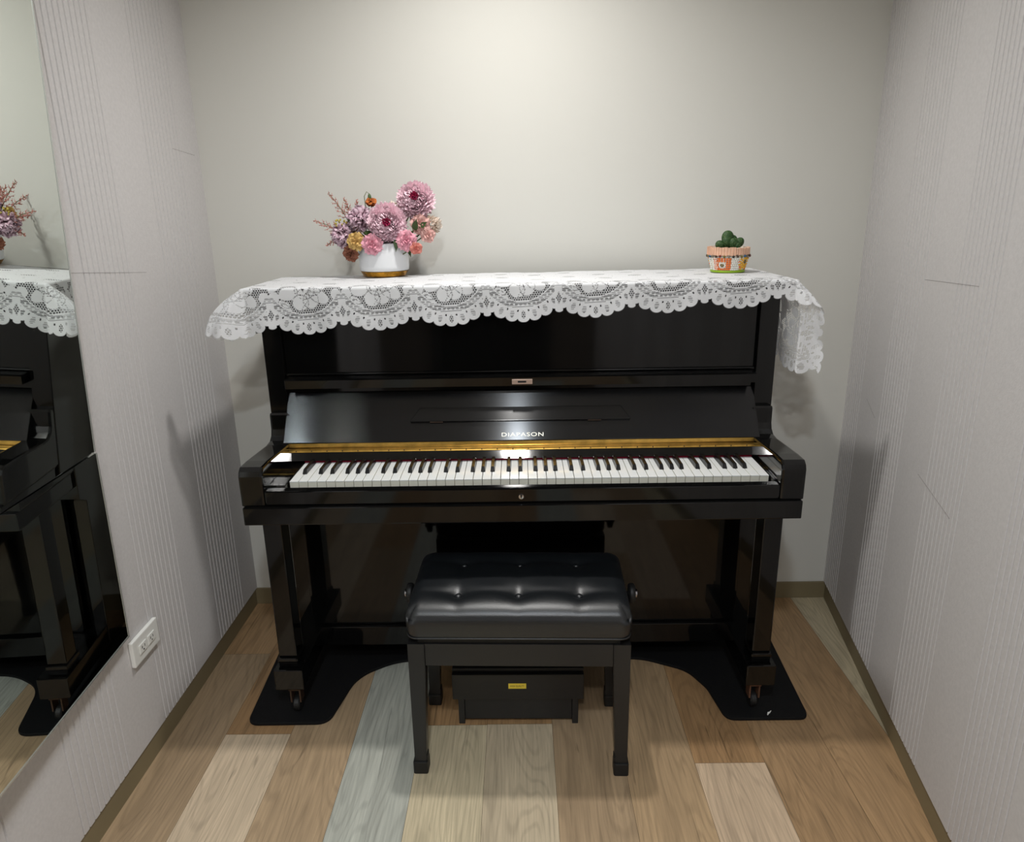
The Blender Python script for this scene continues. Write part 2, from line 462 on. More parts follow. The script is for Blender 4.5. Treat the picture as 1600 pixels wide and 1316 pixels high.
# ================================================================== MIRROR, SOCKET
def mirror_pane(label, a, b, d, y0, y1, z0, z1):
    """large mirror leaning slightly off the felt: a, b = its turn and tilt in degrees"""
    a, b = math.radians(a), math.radians(b)
    def px(y, z, off=0.0): return d-((z-.8)*math.sin(b)+y*math.sin(a)*math.cos(b))/(math.cos(a)*math.cos(b))+off
    o = empty('wall_mirror', label, 'mirror', (px(y1, z0), y1, z0), group=None)
    O = Vector(o.location)
    def slab(name, m, off0, off1, ya, yb_, za, zb, wall=False):
        bm = nb(); F = [bm.verts.new(Vector((px(y, z, off1), y, z))-O) for y, z in ((ya, za), (yb_, za), (yb_, zb), (ya, zb))]
        B = [bm.verts.new(Vector(((XL+.0005) if wall else px(y, z, off0), y, z))-O) for y, z in ((ya, za), (yb_, za), (yb_, zb), (ya, zb))]
        bm.faces.new(F); bm.faces.new(B[::-1])
        for q in range(4): bm.faces.new((F[q], B[q], B[(q+1) % 4], F[(q+1) % 4]))
        bmesh.ops.recalc_face_normals(bm, faces=bm.faces)
        return obj(name, bm, m, o)
    slab('backing_board', M['mirror_back'], 0, -.0058, y0+.01, y1-.004, z0+.006, z1-.004, wall=True)
    slab('glass', M['mirror'], -.0055, 0, y0, y1, z0, z1)
    slab('edge_trim', M['mirror_edge'], -.007, .0006, y1+.0002, y1+.0042, z0, z1)
    if z0 < .6: slab('bottom_trim', M['mirror_edge'], -.007, .0006, y0, y1+.0042, z0-.0048, z0-.0002)
    return o
mirror_pane('lower wall mirror on the left felt wall reflecting the piano legs and floor', 3.7, -.9, -.9695, -1.25, -.1925, .404, .8745)
mirror_pane('tall upper wall mirror on the left felt wall reflecting lace and flowers', 4.5, -3.0, -.98, -1.25, -.188, .8765, 2.12)

so = empty('wall_socket', 'white double power socket low on the left felt wall beside the mirror', 'power socket', (XL, -.112, .333))
boxobj('cover_plate', M['plastic'], so, .0005, .0115, -.0625, .0625, -.035, .035, bev=.003)
for k in (-1, 1):
    bm = nb(); box(bm, .0116, .0145, k*.021-.017, k*.021+.017, -.013, .013, bev=.002)
    rc = obj('receptacle', bm, M['plastic'], so)
    bm = nb()
    for q in (-1, 1): box(bm, .0144, .0149, k*.021+q*.006-.001, k*.021+q*.006+.001, -.001, .006)
    lathe(bm, [(0, .0149), (.0022, .0149), (.0022, .0144)], 12, (0, k*.021, -.006), axis='x')
    obj('slot', bm, M['dark'], rc)

# ================================================================== MAT
def round_poly(pts, rads, n=8):
    out = []; N_ = len(pts)
    for i in range(N_):
        p = Vector(pts[i]); a = Vector(pts[i-1]); b = Vector(pts[(i+1) % N_]); r = rads[i]
        if r <= 0: out.append(tuple(p)); continue
        u = (a-p).normalized(); v = (b-p).normalized(); ang = u.angle(v)
        t = min(r/math.tan(ang/2), (a-p).length*.49, (b-p).length*.49)
        s, e = p+u*t, p+v*t
        for k in range(n+1):
            q = k/n; out.append(tuple(s*(1-q)**2+p*2*q*(1-q)+e*q*q))
    return out
mp = [(-.81, .50), (-.783, -.027), (-.553, -.025), (-.515, .185), (-.40, .264), (.375, .264), (.505, .20), (.545, .115), (.565, -.024), (.796, -.024), (.825, .50)]
rd = [.02, .035, .045, .14, .18, .18, .10, .1, .035, .03, .02]
bm = nb(); prism(bm, round_poly(mp, rd), .0004, .010, 'z', bev=.003)
tag(obj('piano_mat', bm, M['matfelt']), 'black felt-covered mat with cut-out front lying under the piano', 'floor mat')

bm = nb(); tube(bm, [(.683, -.014, .0118), (.688, -.006, .0122), (.692, -.004, .0118), (.698, .002, .0128)], [.0014, .0030, .0022, .0008], 6)
tag(obj('paper_scrap', bm, M['plastic']), 'tiny white scrap lying on the black mat below the right piano leg', 'scrap')

# ================================================================== PIANO
pn = empty('upright_piano', 'glossy black upright piano with open keyboard standing against the back wall', 'piano', (0, .3, .010))
PO = Vector((0, .3, .010))
def pp(name, bm, m='lacquer', parent=None, smooth=False):
    par = parent or pn
    bmesh.ops.translate(bm, verts=bm.verts, vec=-PO)
    return obj(name, bm, M[m] if isinstance(m, str) else m, par, smooth)
def pbox(name, *a, m='lacquer', bev=.002, parent=None, seg=2):
    return pp(name, box(nb(), *a, bev=bev, seg=seg), m, parent)

PBK = .58
for s in (-1, 1):
    # side panel: full height slab, front edge steps back
    x0, x1 = sorted((s*.650, s*.702))
    bm = nb(); prism(bm, [(.222, 1.172), (.222, .60), (.26, .58), (.26, .10), (PBK, .10), (PBK, 1.172)], x0, x1, 'x', bev=.002)
    pp('side_panel', bm)
    # arm with chamfered nose and scrolled cheek
    x0, x1 = sorted((s*.640, s*.700))
    prof = [(-.060, .684), (-.061, .762), (-.056, .774), (-.044, .783), (.0, .7835), (.150, .776), (.178, .779), (.193, .790), (.199, .806), (.2, .847), (.205, .852), (.226, .852), (.226, .684)]
    bm = nb(); prism(bm, prof, x0, x1, 'x', bev=.006)
    pp('arm', bm)
    # leg
    x0, x1 = sorted((s*.640, s*.690))
    lg = pbox('leg', x0, x1, .03, .09, .186, .636, bev=.003)
    bm = nb(); box(bm, x0-.001, x1+.001, .027, .094, .160, .1695, bev=.002); box(bm, x0-.003, x1+.003, .022, .1, .1700, .186, bev=.004)
    pp('leg_moulding', bm, parent=lg)
    x0, x1 = sorted((s*.620, s*.700))
    toe = pbox('toe_block', x0, x1, 0.0, .34, .098, .162, bev=.003)
    # caster
    cx = s*.652
    bm = nb(); box(bm, cx-.017, cx+.017, .012, .05, .086, .0975, bev=.001)
    box(bm, cx-.015, cx-.011, .016, .046, .045, .09); box(bm, cx+.011, cx+.015, .016, .046, .045, .09)
    ct = pp('caster', bm, 'dullbrass' if s < 0 else 'copper', parent=toe)
    if s > 0: ct['label'] = 'rusty copper coloured caster bracket'
    bm = nb(); lathe(bm, [(0, -.010), (.018, -.010), (.0215, -.006), (.0215, .006), (.018, .010), (0, .010)], 24, (cx, .031, .0330), axis='x')
    pp('caster_wheel', bm, 'rubber', parent=toe, smooth=False)
pbox('back_frame', -.65, .65, .52, PBK-.002, .10, 1.168, m='rubber')
# key bed and key slip
pbox('key_bed', -.695, .695, -.070, .30, .636, .6835, bev=.003)
ks = pbox('key_slip', -.6395, .6395, -.058, -.030, .684, .722, bev=.003)
bm = nb(); lathe(bm, [(0, -.0035), (.0062, -.003), (.0074, 0), (.0074, .002)], 20, (.0, -.058, .701), axis='y'); pp('keyhole_plate', bm, 'chrome', ks)
bm = nb(); lathe(bm, [(0, -.0042), (.0022, -.0042), (.0022, -.002)], 12, (.0, -.058, .7030), axis='y'); box(bm, -.0011, .0011, -.0622, -.0605, .697, .703); pp('keyhole', bm, 'dark', ks)
# key blocks
for a, b in ((-.6395, -.597), (.634, .6395)):
    bm = nb(); prism(bm, [(-.028, .684), (-.028, .722), (-.022, .7245), (.136, .7275), (.136, .684)], a, b, 'x', bev=.001); pp('key_block', bm)
# ---- keyboard
kb = pbox('keyboard', -.5965, .6335, -.026, .20, .684, .700, m='rubber', bev=0)
KX0 = -.594; KW = 1.225/52
ZK = .7266
# black key boundaries: after white index i (0=A)
pattern = [True, False, True, True, False, True, True]   # A# - C# D# - F# G#
blacks = [i for i in range(51) if pattern[i % 7]]
offs = {0: .0015, 2: -.0035, 3: .0035, 5: -.0035, 6: 0.0}
whites = []; wproto = None; bproto = None
BWid = .0115
for i in range(52):
    a = KX0+i*KW+.0007; b = KX0+(i+1)*KW-.0007
    # notches so that the key outline is an L or T
    nl = i > 0 and (i-1) in blacks; nr = i in blacks
    cut = .049
    def edge(j): return KX0+(j+1)*KW+offs[j % 7]
    al = edge(i-1)+BWid/2+.0008 if nl else a
    br = edge(i)-BWid/2-.0008 if nr else b
    pts = [(a, 0), (b, 0), (b, cut)]
    if nr: pts += [(br, cut)]
    pts += [(br, .150), (al, .150)]
    if nl: pts += [(al, cut)]
    pts += [(a, cut)]
    bm = nb()
    n = len(pts)
    A = [bm.verts.new((p[0], p[1], ZK-.0215)) for p in pts]; B = [bm.verts.new((p[0], p[1], ZK)) for p in pts]
    f = bm.faces.new(B); f.material_index = 0
    bm.faces.new(A[::-1])
    for q in range(n):
        ff = bm.faces.new((A[q], A[(q+1) % n], B[(q+1) % n], B[q])); ff.material_index = 1
    tope = [e for e in f.edges]
    bmesh.ops.bevel(bm, geom=tope, offset=.0007, segments=2, profile=.5, affect='EDGES')
    # key-top lip overhanging the front
    box(bm, a, b, -.0015, .004, ZK-.0024, ZK-.0002, mi=0)
    box(bm, a, b, .0, .14, ZK-.0268, ZK-.0214, mi=1)
    pp('white_key', bm, [M['white_key'], M['key_front']], kb)
for j in blacks:
    x = KX0+(j+1)*KW+offs[j % 7]; h = BWid/2; t = .0042
    z0, z1 = ZK-.012, ZK+.0118
    bm = nb()
    L0 = [(x-h, .0505), (x+h, .0505), (x+h, .155), (x-h, .155)]
    L1 = [(x-t, .0585), (x+t, .0585), (x+t, .155), (x-t, .155)]
    A = [bm.verts.new((p[0], p[1], z0)) for p in L0]; Bm = [bm.verts.new((p[0]*1.0, p[1]+.0005, ZK+.002)) for p in L0]; B = [bm.verts.new((p[0], p[1], z1)) for p in L1]
    bm.faces.new(A[::-1])
    for P0, P1 in ((A, Bm), (Bm, B)):
        for q in range(4): bm.faces.new((P0[q], P0[(q+1) % 4], P1[(q+1) % 4], P1[q]))
    tf = bm.faces.new(B)
    bmesh.ops.bevel(bm, geom=list(tf.edges), offset=.0011, segments=2, profile=.6, affect='EDGES')
    pp('black_key', bm, 'black_key', kb)
pbox('name_felt', KX0, KX0+1.225, .1395, .147, .7272, .7318, m='redfelt', bev=0)
# ---- fall board: sloping strip, hinge, raised leaf, music shelf, front rail
bm = nb(); prism(bm, [(.1320, .7345), (.1395, .7325), (.17, .7325), (.17, .758), (.1625, .7578)], -.648, .648, 'x', bev=.0012)
fs_ = pp('fall_strip', bm)
bm = nb(); prism(bm, [(.1530, .7520), (.1600, .7595), (.1635, .7755), (.1665, .7755), (.1665, .752)], -.648, .648, 'x', bev=.0006)
hg = pp('hinge', bm, 'brass')
bm = nb(); tube(bm, [(-.648, .1565, .7640), (0, .1565, .7640), (.648, .1565, .7640)], .0021, 10); pp('hinge_pin', bm, 'brass', hg, True)
for k in range(30):
    x = -.62+k*1.24/29
    bm = nb(); box(bm, x-.0014, x+.0014, .1533, .1548, .7538, .7564); pp('hinge_screw', bm, 'dullbrass', hg)
LA = Vector((.158, .777)); LB = Vector((.236, .903)); LD = (LB-LA).normalized(); LN = Vector((-LD[1], LD[0]))
if LN[0] > 0: LN = -LN
def lp(s, n): v = LA+LD*s+LN*n; return (v[0], v[1])
LL = (LB-LA).length
bm = nb()
q = [lp(0, 0), lp(LL, 0), lp(LL, -.018), lp(0, -.018)]
A = [bm.verts.new((-.656, *p)) for p in q]; B = [bm.verts.new((.656, *p)) for p in q]
A[1].co.x = A[2].co.x = -.6505; B[1].co.x = B[2].co.x = .6505
bm.faces.new(A); bm.faces.new(B[::-1])
for i in range(4): bm.faces.new((A[i], B[i], B[(i+1) % 4], A[(i+1) % 4]))
bmesh.ops.recalc_face_normals(bm, faces=bm.faces)
bmesh.ops.bevel(bm, geom=list(bm.edges), offset=.002, segments=2, profile=.6, affect='EDGES')
lf = pp('fall_board', bm, 'fall')
# folded music shelf lying on the leaf
s0 = .055; s1 = .096
bm = nb()
def shp(s, n, x): v = lp(s, n); return bm.verts.new((x, v[0], v[1]))
A = [shp(s0, .0002, -.303), shp(s0, .0002, .303), shp(s1, .0002, .278), shp(s1, .0002, -.278)]
B = [shp(s0, .010, -.305), shp(s0, .010, .305), shp(s1, .003, .279), shp(s1, .003, -.279)]
bm.faces.new(A[::-1]); bm.faces.new(B)
for i in range(4): bm.faces.new((A[i], A[(i+1) % 4], B[(i+1) % 4], B[i]))
bmesh.ops.recalc_face_normals(bm, faces=bm.faces)
bmesh.ops.bevel(bm, geom=list(bm.edges), offset=.0012, segments=2, profile=.6, affect='EDGES')
ms = pp('music_shelf', bm, 'fall', lf)
for xx in (-.232, .205):
    bm = nb(); tube(bm, [(xx-.018, *lp(s0-.001, .0045)), (xx, *lp(s0-.001, .0045)), (xx+.018, *lp(s0-.001, .0045))], .0016, 6); pp('shelf_hinge', bm, 'dullbrass', lf)
# maker's name
me = text_mesh('DIAPASON', .0155, .0004, .115)
rot = Matrix.Rotation(math.atan2(LD[1], LD[0]), 4, 'X')
c = lp(.016, .0006)
me.transform(Matrix.Translation(Vector((.006, c[0], c[1]))-PO) @ rot)
link('maker_name', me, M['letter'], lf)
# front rail above the leaf with lock plate
bm = nb(); prism(bm, [(.190, .9235), (.188, .9465), (.194, .9500), (.234, .9515), (.234, .9225)], -.644, .644, 'x', bev=.002)
rl = pp('fall_rail', bm, 'lacquer')
pbox('lock_plate', -.021, .035, .1862, .1893, .9285, .9425, m='strike', bev=.001, parent=rl)
pbox('lock_slot', -.005, .018, .1855, .1864, .9333, .9380, m='dark', bev=0, parent=rl)
pbox('backing_rail', -.6495, .6495, .238, .27, .684, .952, m='lacquer', bev=0)
# ---- upper panel (recessed), cornice, lid
pbox('upper_panel', -.6495, .6495, .236, .256, .9522, 1.150, bev=.001)
pbox('upper_rail', -.6495, .6495, .226, .262, 1.1505, 1.172, bev=.002)
pbox('panel_bead', -.6495, .6495, .228, .2355, .952, .958, bev=.002)
pbox('lid', -.722, .722, .193, PBK+.004, 1.1725, 1.1945, bev=.004)
# ---- lower panel and bottom rail
pbox('lower_panel', -.6495, .6495, .226, .244, .165, .634, bev=.001)
pbox('bottom_rail', -.6495, .6495, .212, .25, .100, .1635, bev=.002)
bm = nb(); box(bm, -.6495, .6495, .235, .51, .1005, .118); pp('bottom_board', bm, 'rubber')

# ================================================================== FOOTREST BOX
fb = empty('piano_footrest', 'black two-tier wooden footrest box with yellow sticker under the piano bench', 'footrest', (-.016, .06, 0), math.radians(-.6))
boxobj('base_panel', M['benchwood'], fb, -.150, .150, -.080, .080, .012, .086, bev=.0015)
for s in (-1, 1):
    a, b = sorted((s*.150, s*.167)); boxobj('side_board', M['benchwood'], fb, a, b, -.086, .085, 0.0, .086, bev=.002)
boxobj('upper_box', M['benchwood'], fb, -.181, .181, -.094, .09, .0865, .166, bev=.002)
boxobj('top_board', M['rubber'], fb, -.181, .181, -.082, .094, .1665, .178, bev=.003)
stk = boxobj('sticker', M['sticker'], fb, -.026, .023, -.0948, -.0942, .122, .1385)
me = text_mesh('HIGH QUALITY', .007, .0001, .038); me.transform(Matrix.Translation((-.0015, -.0950, .1300)) @ Matrix.Rotation(PI/2, 4, 'X')); link('sticker_text', me, M['print'], stk)

# ================================================================== BENCH
bn = empty('piano_bench', 'black adjustable piano bench with buttoned leather seat in front of the keyboard', 'bench', (-.008, -.066, 0), math.radians(-1.5))
def cushion():
    hx, hy = .270, .160; nx, ny = 108, 72
    btn = [(x, y) for x in (-.149, 0, .149) for y in (-.078, .078)]
    bm = nb(); G = []
    def top(u, v):
        # rounded top with soft edge roll
        ex = 1-abs(u); ey = 1-abs(v)
        dx, dy = ex*hx, ey*hy; R_ = .034; R2 = .052
        def roll(d, R_): return 0 if d >= R_ else (1-math.sqrt(max(0, 1-(1-d/R_)**2)))
        z = .0815-.026*roll(dx, R_)-.030*roll(dy, R2)
        z += .006*(1-u*u)*(1-v*v)
        x, y = u*hx, v*hy
        for bx, by in btn:
            d = math.hypot((x-bx)/1.15, y-by)
            z -= .0145*math.exp(-(d/.027)**1.5)
            # shallow pulls between the buttons
        for by in (-.078, .078): z -= .0032*math.exp(-((y-by)/.014)**2)*(1-u**6)
        for bx in (-.149, 0, .149): z -= .0022*math.exp(-((x-bx)/.014)**2)*(1-v**6)
        return z
    for j in range(ny+1):
        row = []
        for i in range(nx+1):
            u = -1+2*i/nx; v = -1+2*j/ny
            # denser toward the edges
            u = math.copysign(1-(1-abs(u))**1.25, u); v = math.copysign(1-(1-abs(v))**1.25, v)
            x, y = u*hx, v*hy
            # round the plan corners
            k = max(0, abs(u)*hx-(hx-.03)); l = max(0, abs(v)*hy-(hy-.03))
            if k > 0 and l > 0:
                m_ = max(k, l); h = math.hypot(k, l); f = m_/h
                x = math.copysign(hx-.03+k*f, x); y = math.copysign(hy-.03+l*f, y)
            row.append(bm.verts.new((x, y, top(u, v))))
        G.append(row)
    for j in range(ny):
        for i in range(nx): bm.faces.new((G[j][i], G[j][i+1], G[j+1][i+1], G[j+1][i]))
    ring = [G[0][i] for i in range(nx+1)]+[G[j][nx] for j in range(1, ny+1)]+[G[ny][i] for i in range(nx-1, -1, -1)]+[G[j][0] for j in range(ny-1, 0, -1)]
    prev = ring
    for (dz, infl) in ((.049, 1.008), (.035, 1.010), (.016, 1.004), (.004, .992), (0, .985)):
        cur = []
        for v in ring:
            s = 1-.0 if dz > .01 else 1
            cur.append(bm.verts.new((v.co.x*(1+(infl-1)*.6), v.co.y*infl, dz)))
        n = len(ring)
        for i in range(n): bm.faces.new((prev[i], cur[i], cur[(i+1) % n], prev[(i+1) % n]))
        prev = cur
    bm.faces.new(prev[::-1])
    bmesh.ops.recalc_face_normals(bm, faces=bm.faces)
    bmesh.ops.translate(bm, verts=bm.verts, vec=(0, 0, .404))
    o = obj('seat', bm, M['leather'], bn, True)
    for bx, by in btn:
        bm = nb(); lathe(bm, [(.0085, -.001), (.0085, .001), (.006, .0035), (0, .0045)], 20, (bx, by, .404+.0815+.006-.0185)); obj('button', bm, M['leather'], o, True)
    # welt along lower edge
    bm = nb(); pts = []
    hx2, hy2 = .2680, .1585
    loop = round_poly([(-hx2, -hy2), (hx2, -hy2), (hx2, hy2), (-hx2, hy2)], [.03]*4)
    loop.append(loop[0])
    tube(bm, [(a, b, .4045) for a, b in loop], .0022, 8); obj('welt', bm, M['leather'], o, True)
cushion()
boxobj('lift_frame', M['rubber'], bn, -.245, .245, -.138, .138, .362, .4035)
bm = nb()
box(bm, -.2285, .2285, -.143, -.125, .318, .3795, bev=.0015); obj('apron', bm, M['benchwood'], bn)
bm = nb(); box(bm, -.2285, .2285, .125, .143, .318, .3795, bev=.0015); obj('apron', bm, M['benchwood'], bn)
for s in (-1, 1):
    a, b = sorted((s*.249, s*.267))
    bm = nb(); box(bm, a, b, -.1065, .1065, .318, .3795, bev=.0015); obj('apron', bm, M['benchwood'], bn)
for sx in (-1, 1):
    for sy in (-1, 1):
        # taper on the inner faces
        def ring(z, wd): return [(sx*.270, sy*.146), (sx*(.270-wd), sy*.146), (sx*(.270-wd), sy*(.146-wd)), (sx*.270, sy*(.146-wd))]
        bm = nb(); R0 = [bm.verts.new((*p, .004)) for p in ring(0, .029)]; R1 = [bm.verts.new((*p, .30)) for p in ring(0, .0405)]; R2 = [bm.verts.new((*p, .3800)) for p in ring(0, .0412)]
        bm.faces.new(R0); bm.faces.new(R2)
        for P0, P1 in ((R0, R1), (R1, R2)):
            for q in range(4): bm.faces.new((P0[q], P0[(q+1) % 4], P1[(q+1) % 4], P1[q]))
        bmesh.ops.recalc_face_normals(bm, faces=bm.faces)
        bmesh.ops.bevel(bm, geom=[e for e in bm.edges if abs(e.verts[0].co.z-e.verts[1].co.z) > .01], offset=.0015, segments=2, affect='EDGES')
        lg = obj('leg', bm, M['benchwood'], bn)
        cx, cy = sx*(.270-.0145), sy*(.146-.0145)
        bm = nb(); prism(bm, round_poly([(cx-.019, cy-.019), (cx+.019, cy-.019), (cx+.019, cy+.019), (cx-.019, cy+.019)], [.006]*4, 4), 0, .036, 'z', bev=.003)
        # a raised tab on the inner side
        a, b = sorted((cx-sx*.0185, cx-sx*.0155)); box(bm, a, b, cy-.012, cy+.012, .03, .052, bev=.001)
        obj('rubber_boot', bm, M['rubber'], lg)
for s in (-1, 1):
    bm = nb(); prof = [(0, 0), (.006, 0), (.006, .016), (.0245, .017), (.027, .021), (.0265, .030), (.022, .0335), (.012, .035), (0, .0355)]
    if s < 0: prof = [(r, -h) for r, h in prof]
    lathe(bm, prof, 28, (s*.272, .065, .398), axis='x'); kn = obj('height_knob', bm, M['rubber'], bn, True)
    bm = nb(); prof = [(.0115, .034), (.0115, .038), (.008, .0405), (0, .0415)]
    if s < 0: prof = [(r, -h) for r, h in prof]
    lathe(bm, prof, 20, (s*.272, .065, .398), axis='x'); obj('knob_cap', bm, M['chrome'], kn, True)

# ================================================================== LACE RUNNER
def lace():
    XF = .724; YF = .190; ZT = 1.1985
    al = .044
    ca, sa = math.cos(al), math.sin(al)
    U0, U1 = -.862, .985
    WD = .465
    eo = np.array([.0137, YF-.103])     # point on front edge
    us = np.arange(U0, U1+.0001, .00155) - .0137
    ws = np.concatenate([np.arange(0, .150, .00135), np.arange(.150, WD, .0024)])
    U, Wd = np.meshgrid(us, ws)
    X = eo[0]+U*ca-Wd*sa; Y = eo[1]+U*sa+Wd*ca
    # ---- pattern
    PER = .1905
    def sm(d, w_=.0006): return np.clip(.5+d/(2*w_), 0, 1)   # d>0 inside
    def hexholes(a, b, pitch, r):
        h = pitch*.8660254
        def near(a, b):
            j = np.round(b/(2*h)); i = np.round(a/pitch); return np.hypot(a-i*pitch, b-j*2*h)
        return np.minimum(near(a, b), near(a-pitch/2, b-h))-r         # <0 in hole
    def ell(p, q, cx, cy, rx_, ry, rot=0):
        c_, s_ = math.cos(rot), math.sin(rot); a = (p-cx)*c_+(q-cy)*s_; b = -(p-cx)*s_+(q-cy)*c_
        return (1-np.sqrt((a/rx_)**2+(b/ry)**2))*min(rx_, ry)          # >0 inside
    def border(t, h):
        """t along edge, h distance from edge -> coverage"""
        k = np.round(t/PER); p = t-k*PER
        cy = .150
        th = np.arctan2(p, cy-h); rho = np.hypot(p, cy-h)
        pitch = math.radians(13.2); tl = th-np.round(th/pitch)*pitch; li = np.round(th/pitch)
        lob = np.sqrt(np.clip(1-(tl/(pitch*.52))**2, 0, 1))
        below = (h < cy)
        rout = .1365+.0135*lob
        # in the valleys close the gap
        cov = np.ones_like(t)
        net = sm(hexholes(t, h, .0062, .00235))
        # flowers field above the band
        F = np.full_like(t, -1.0); ln = np.full_like(t, 1.0)
        def add(e):
            nonlocal F, ln
            ln = np.where(e > -.002, np.minimum(ln, np.abs(e)), ln)
            F = np.maximum(F, e)
        add(ell(p, h, -.044, .112, .026, .019, .3)); add(ell(p, h, .036, .100, .030, .017, -.55)); add(ell(p, h, -.014, .085, .021, .021, .5))
        add(ell(p, h, .014, .090, .020, .022, -.3)); add(ell(p, h, .0, .118, .026, .024)); add(ell(p, h, .035, .124, .022, .014, .2))
        add(ell(p, h, -.058, .084, .017, .008, -.5)); add(ell(p, h, -.050, .074, .018, .006, -.7)); add(ell(p, h, -.083, .128, .020, .012, .4)); add(ell(p, h, .083, .136, .022, .010, -.3))
        veins = np.minimum(np.abs(np.hypot(p+.006, (h-.112)*1.3)-.011), np.abs((p-.004)-.35*(h-.10)-.004*np.sin(h*160)))
        veins = np.minimum(veins, np.abs(np.hypot(p-.02, h-.13)-.028))
        vein = np.where((veins < .0009) & (F > .001) & (np.sin(t*1100+h*500) > .0), 0., 1.)
        eye = sm(np.hypot(p+.004, h-.119)-.0024)
        edge_l = np.where((ln < .0011) & (np.sin((t*1.1+h)*1300) > -.1), .15, 1.)
        flowers = np.where(F > 0, np.minimum(np.minimum(vein, eye), edge_l), net)
        cov = flowers
        # knobs where the arcs meet
        kn_ = np.maximum(ell(p, h, .0815, .103, .0135, .0145), ell(p, h, -.0815, .103, .0135, .0145))
        cov = np.where(kn_ > 0, 1., cov)
        inarc = (h < .102)
        band = inarc & (rho > .0945)
        cov = np.where(band, 1., cov)
        g = band & (rho > .0975) & (rho < .1130)
        hatch = np.where(np.sin(h*2*math.pi/.0036) > .0, .12, 1.)
        dia_t = (th/math.radians(6.4)); dd_ = np.abs(dia_t-np.round(dia_t))*.0125+np.abs(rho-.1052)
        cov = np.where(g, np.where(dd_ < .0038, 1., hatch), cov)
        # lobes
        L_ = rho > .1165
        slot = (1-np.sqrt((tl*.131/.0056)**2+((rho-.1300)/.0100)**2))
        far = np.abs(li) < 3.5
        cov = np.where(L_ & inarc & (slot > 0) & far, np.where(li == 0, sm(hexholes(p, h, .0058, .0021)), hatch), cov)
        tb = np.abs(np.abs(tl)-pitch/2)*.122
        cov = np.where(L_ & inarc & (np.hypot(tb, (rho-.1205)*.6) < .0019) & far, 0., cov)
        # valley diamond
        pv = PER/2-np.abs(p)
        dv = pv/.0085+np.abs(h-.0575)/.0175
        cov = np.where(dv < 1, np.minimum(cov*0+1, sm(hexholes(p*np.sign(p)-PER/2, h-.0575, .0056, .0021))), cov)
        vall = (pv < .010) & (h > .021) & (dv >= 1) & (h < .09)
        cov = np.where(vall, 1., cov)
        # outer cut
        hv = .0270-.0065*np.sqrt(np.clip(1-(pv/.0105)**2, 0, 1))
        out = np.where(pv < .0100, sm(h-hv), sm(rout-rho))
        out = np.where(inarc, out, 1.)
        return cov*out
    hf = Wd; tf = U
    ul, ur = us[0], us[-1]
    sl = U-ul; sr = ur-U
    cf = border(tf, hf)
    cl = border(Wd-.1135, sl); cr = border(Wd-.085, sr)
    # field on top: flowers and openwork, seen nearly edge-on
    hs = np.minimum(sl, sr); ts = np.where(sl < sr, cl, cr)
    cov = np.where(hs < hf, ts, cf)
    # plain top field
    deep = np.minimum(hs, hf)
    a = np.sin(U*2*PI/.1905)*np.sin((Wd-.05)*2*PI/.13)
    field = np.where(a > .80, sm(hexholes(U, Wd, .0064, .0021)), 1.)
    vein = np.abs(np.sin(U*2*PI/.0953+2*np.sin(Wd*40)))
    field = np.where((vein < .03) & (np.sin(U*800) > 0), .2, field)
    cov = np.where(deep > .135, field, cov)
    # corner rounding and back edge scallops
    db = WD-Wd
    cov = cov*sm(db-.003+.004*np.cos(U*2*PI/.05), .001)
    # ---- drape
    Z = np.full_like(X, ZT); PX = X.copy(); PY = Y.copy()
    dt = YF-Y; sgn = np.sign(X); ds = np.abs(X)-XF
    r0 = .007
    def hang(d):  # arc over the edge then straight down -> (outward, down)
        d = np.maximum(d, 0); a_ = np.minimum(d/r0, PI/2)
        o_ = r0*np.sin(a_); dn = r0*(1-np.cos(a_))+np.maximum(0, d-r0*PI/2); return o_, dn
    of, df = hang(dt); os_, dss = hang(ds)
    fo = (dt > 0) & (ds <= 0); si_ = (ds > 0) & (dt <= 0); co = (dt > 0) & (ds > 0)
    wave = (.0035*np.sin(X*2*PI/.23+1)+.002*np.sin(X*2*PI/.087))
    PY = np.where(fo, YF-of-np.clip(df/.1, 0, 1)*(.004+wave), PY); Z = np.where(fo, ZT-df, Z)
    wy = .006*np.sin(np.maximum(Y, YF)*2*PI/.16+.6)
    left = X < 0
    flare = np.where(left, .026, .010)
    PX = np.where(si_, sgn*(XF+os_+np.clip(dss/.1, 0, 1)*(flare+wy)), PX); Z = np.where(si_, ZT-dss, Z)
    rr = np.hypot(np.maximum(ds, 0), np.maximum(dt, 0)); th = np.arctan2(np.maximum(ds, 0), np.maximum(dt, 0))
    left = X < 0
    s2 = np.clip(np.sin(2*th), 0, 1)
    ph0 = np.where(left, math.radians(62), math.radians(48))*np.power(s2, .7)
    az0 = np.where(left, math.radians(12), math.radians(24))      # direction of the fold, from the side toward the front
    az = az0+np.where(left, .55, .8)*(math.pi/4-th)*np.where(th < PI/4, 1.0, .6)
    o_, dn = hang(rr)
    RL = np.where(left, .17, .24)
    outd = np.zeros_like(rr); dnd = np.zeros_like(rr); NS = 24
    for q in range(NS):              # the fold starts outward and droops along its length
        rq = rr*(q+.5)/NS; pq = ph0*np.power(np.clip(1-rq/RL, 0, 1), .8)
        outd += np.sin(pq)*rr/NS; dnd += np.cos(pq)*rr/NS
    ruff = .0045*np.sin(th*14)*np.clip(rr/.1, 0, 1)
    # blend the bases so that the sector joins both hanging flaps
    kf = np.cos(th)**2
    baseX = XF+.007*(1-kf)*np.minimum(rr/r0, 1); baseY = YF-(.007+.004*np.clip(rr/.1, 0, 1))*kf*np.minimum(rr/r0, 1)
    cX = sgn*(baseX+np.cos(az)*outd+(flare*(1-kf)+wy*(1-kf)**3)*np.clip(rr/.1, 0, 1))
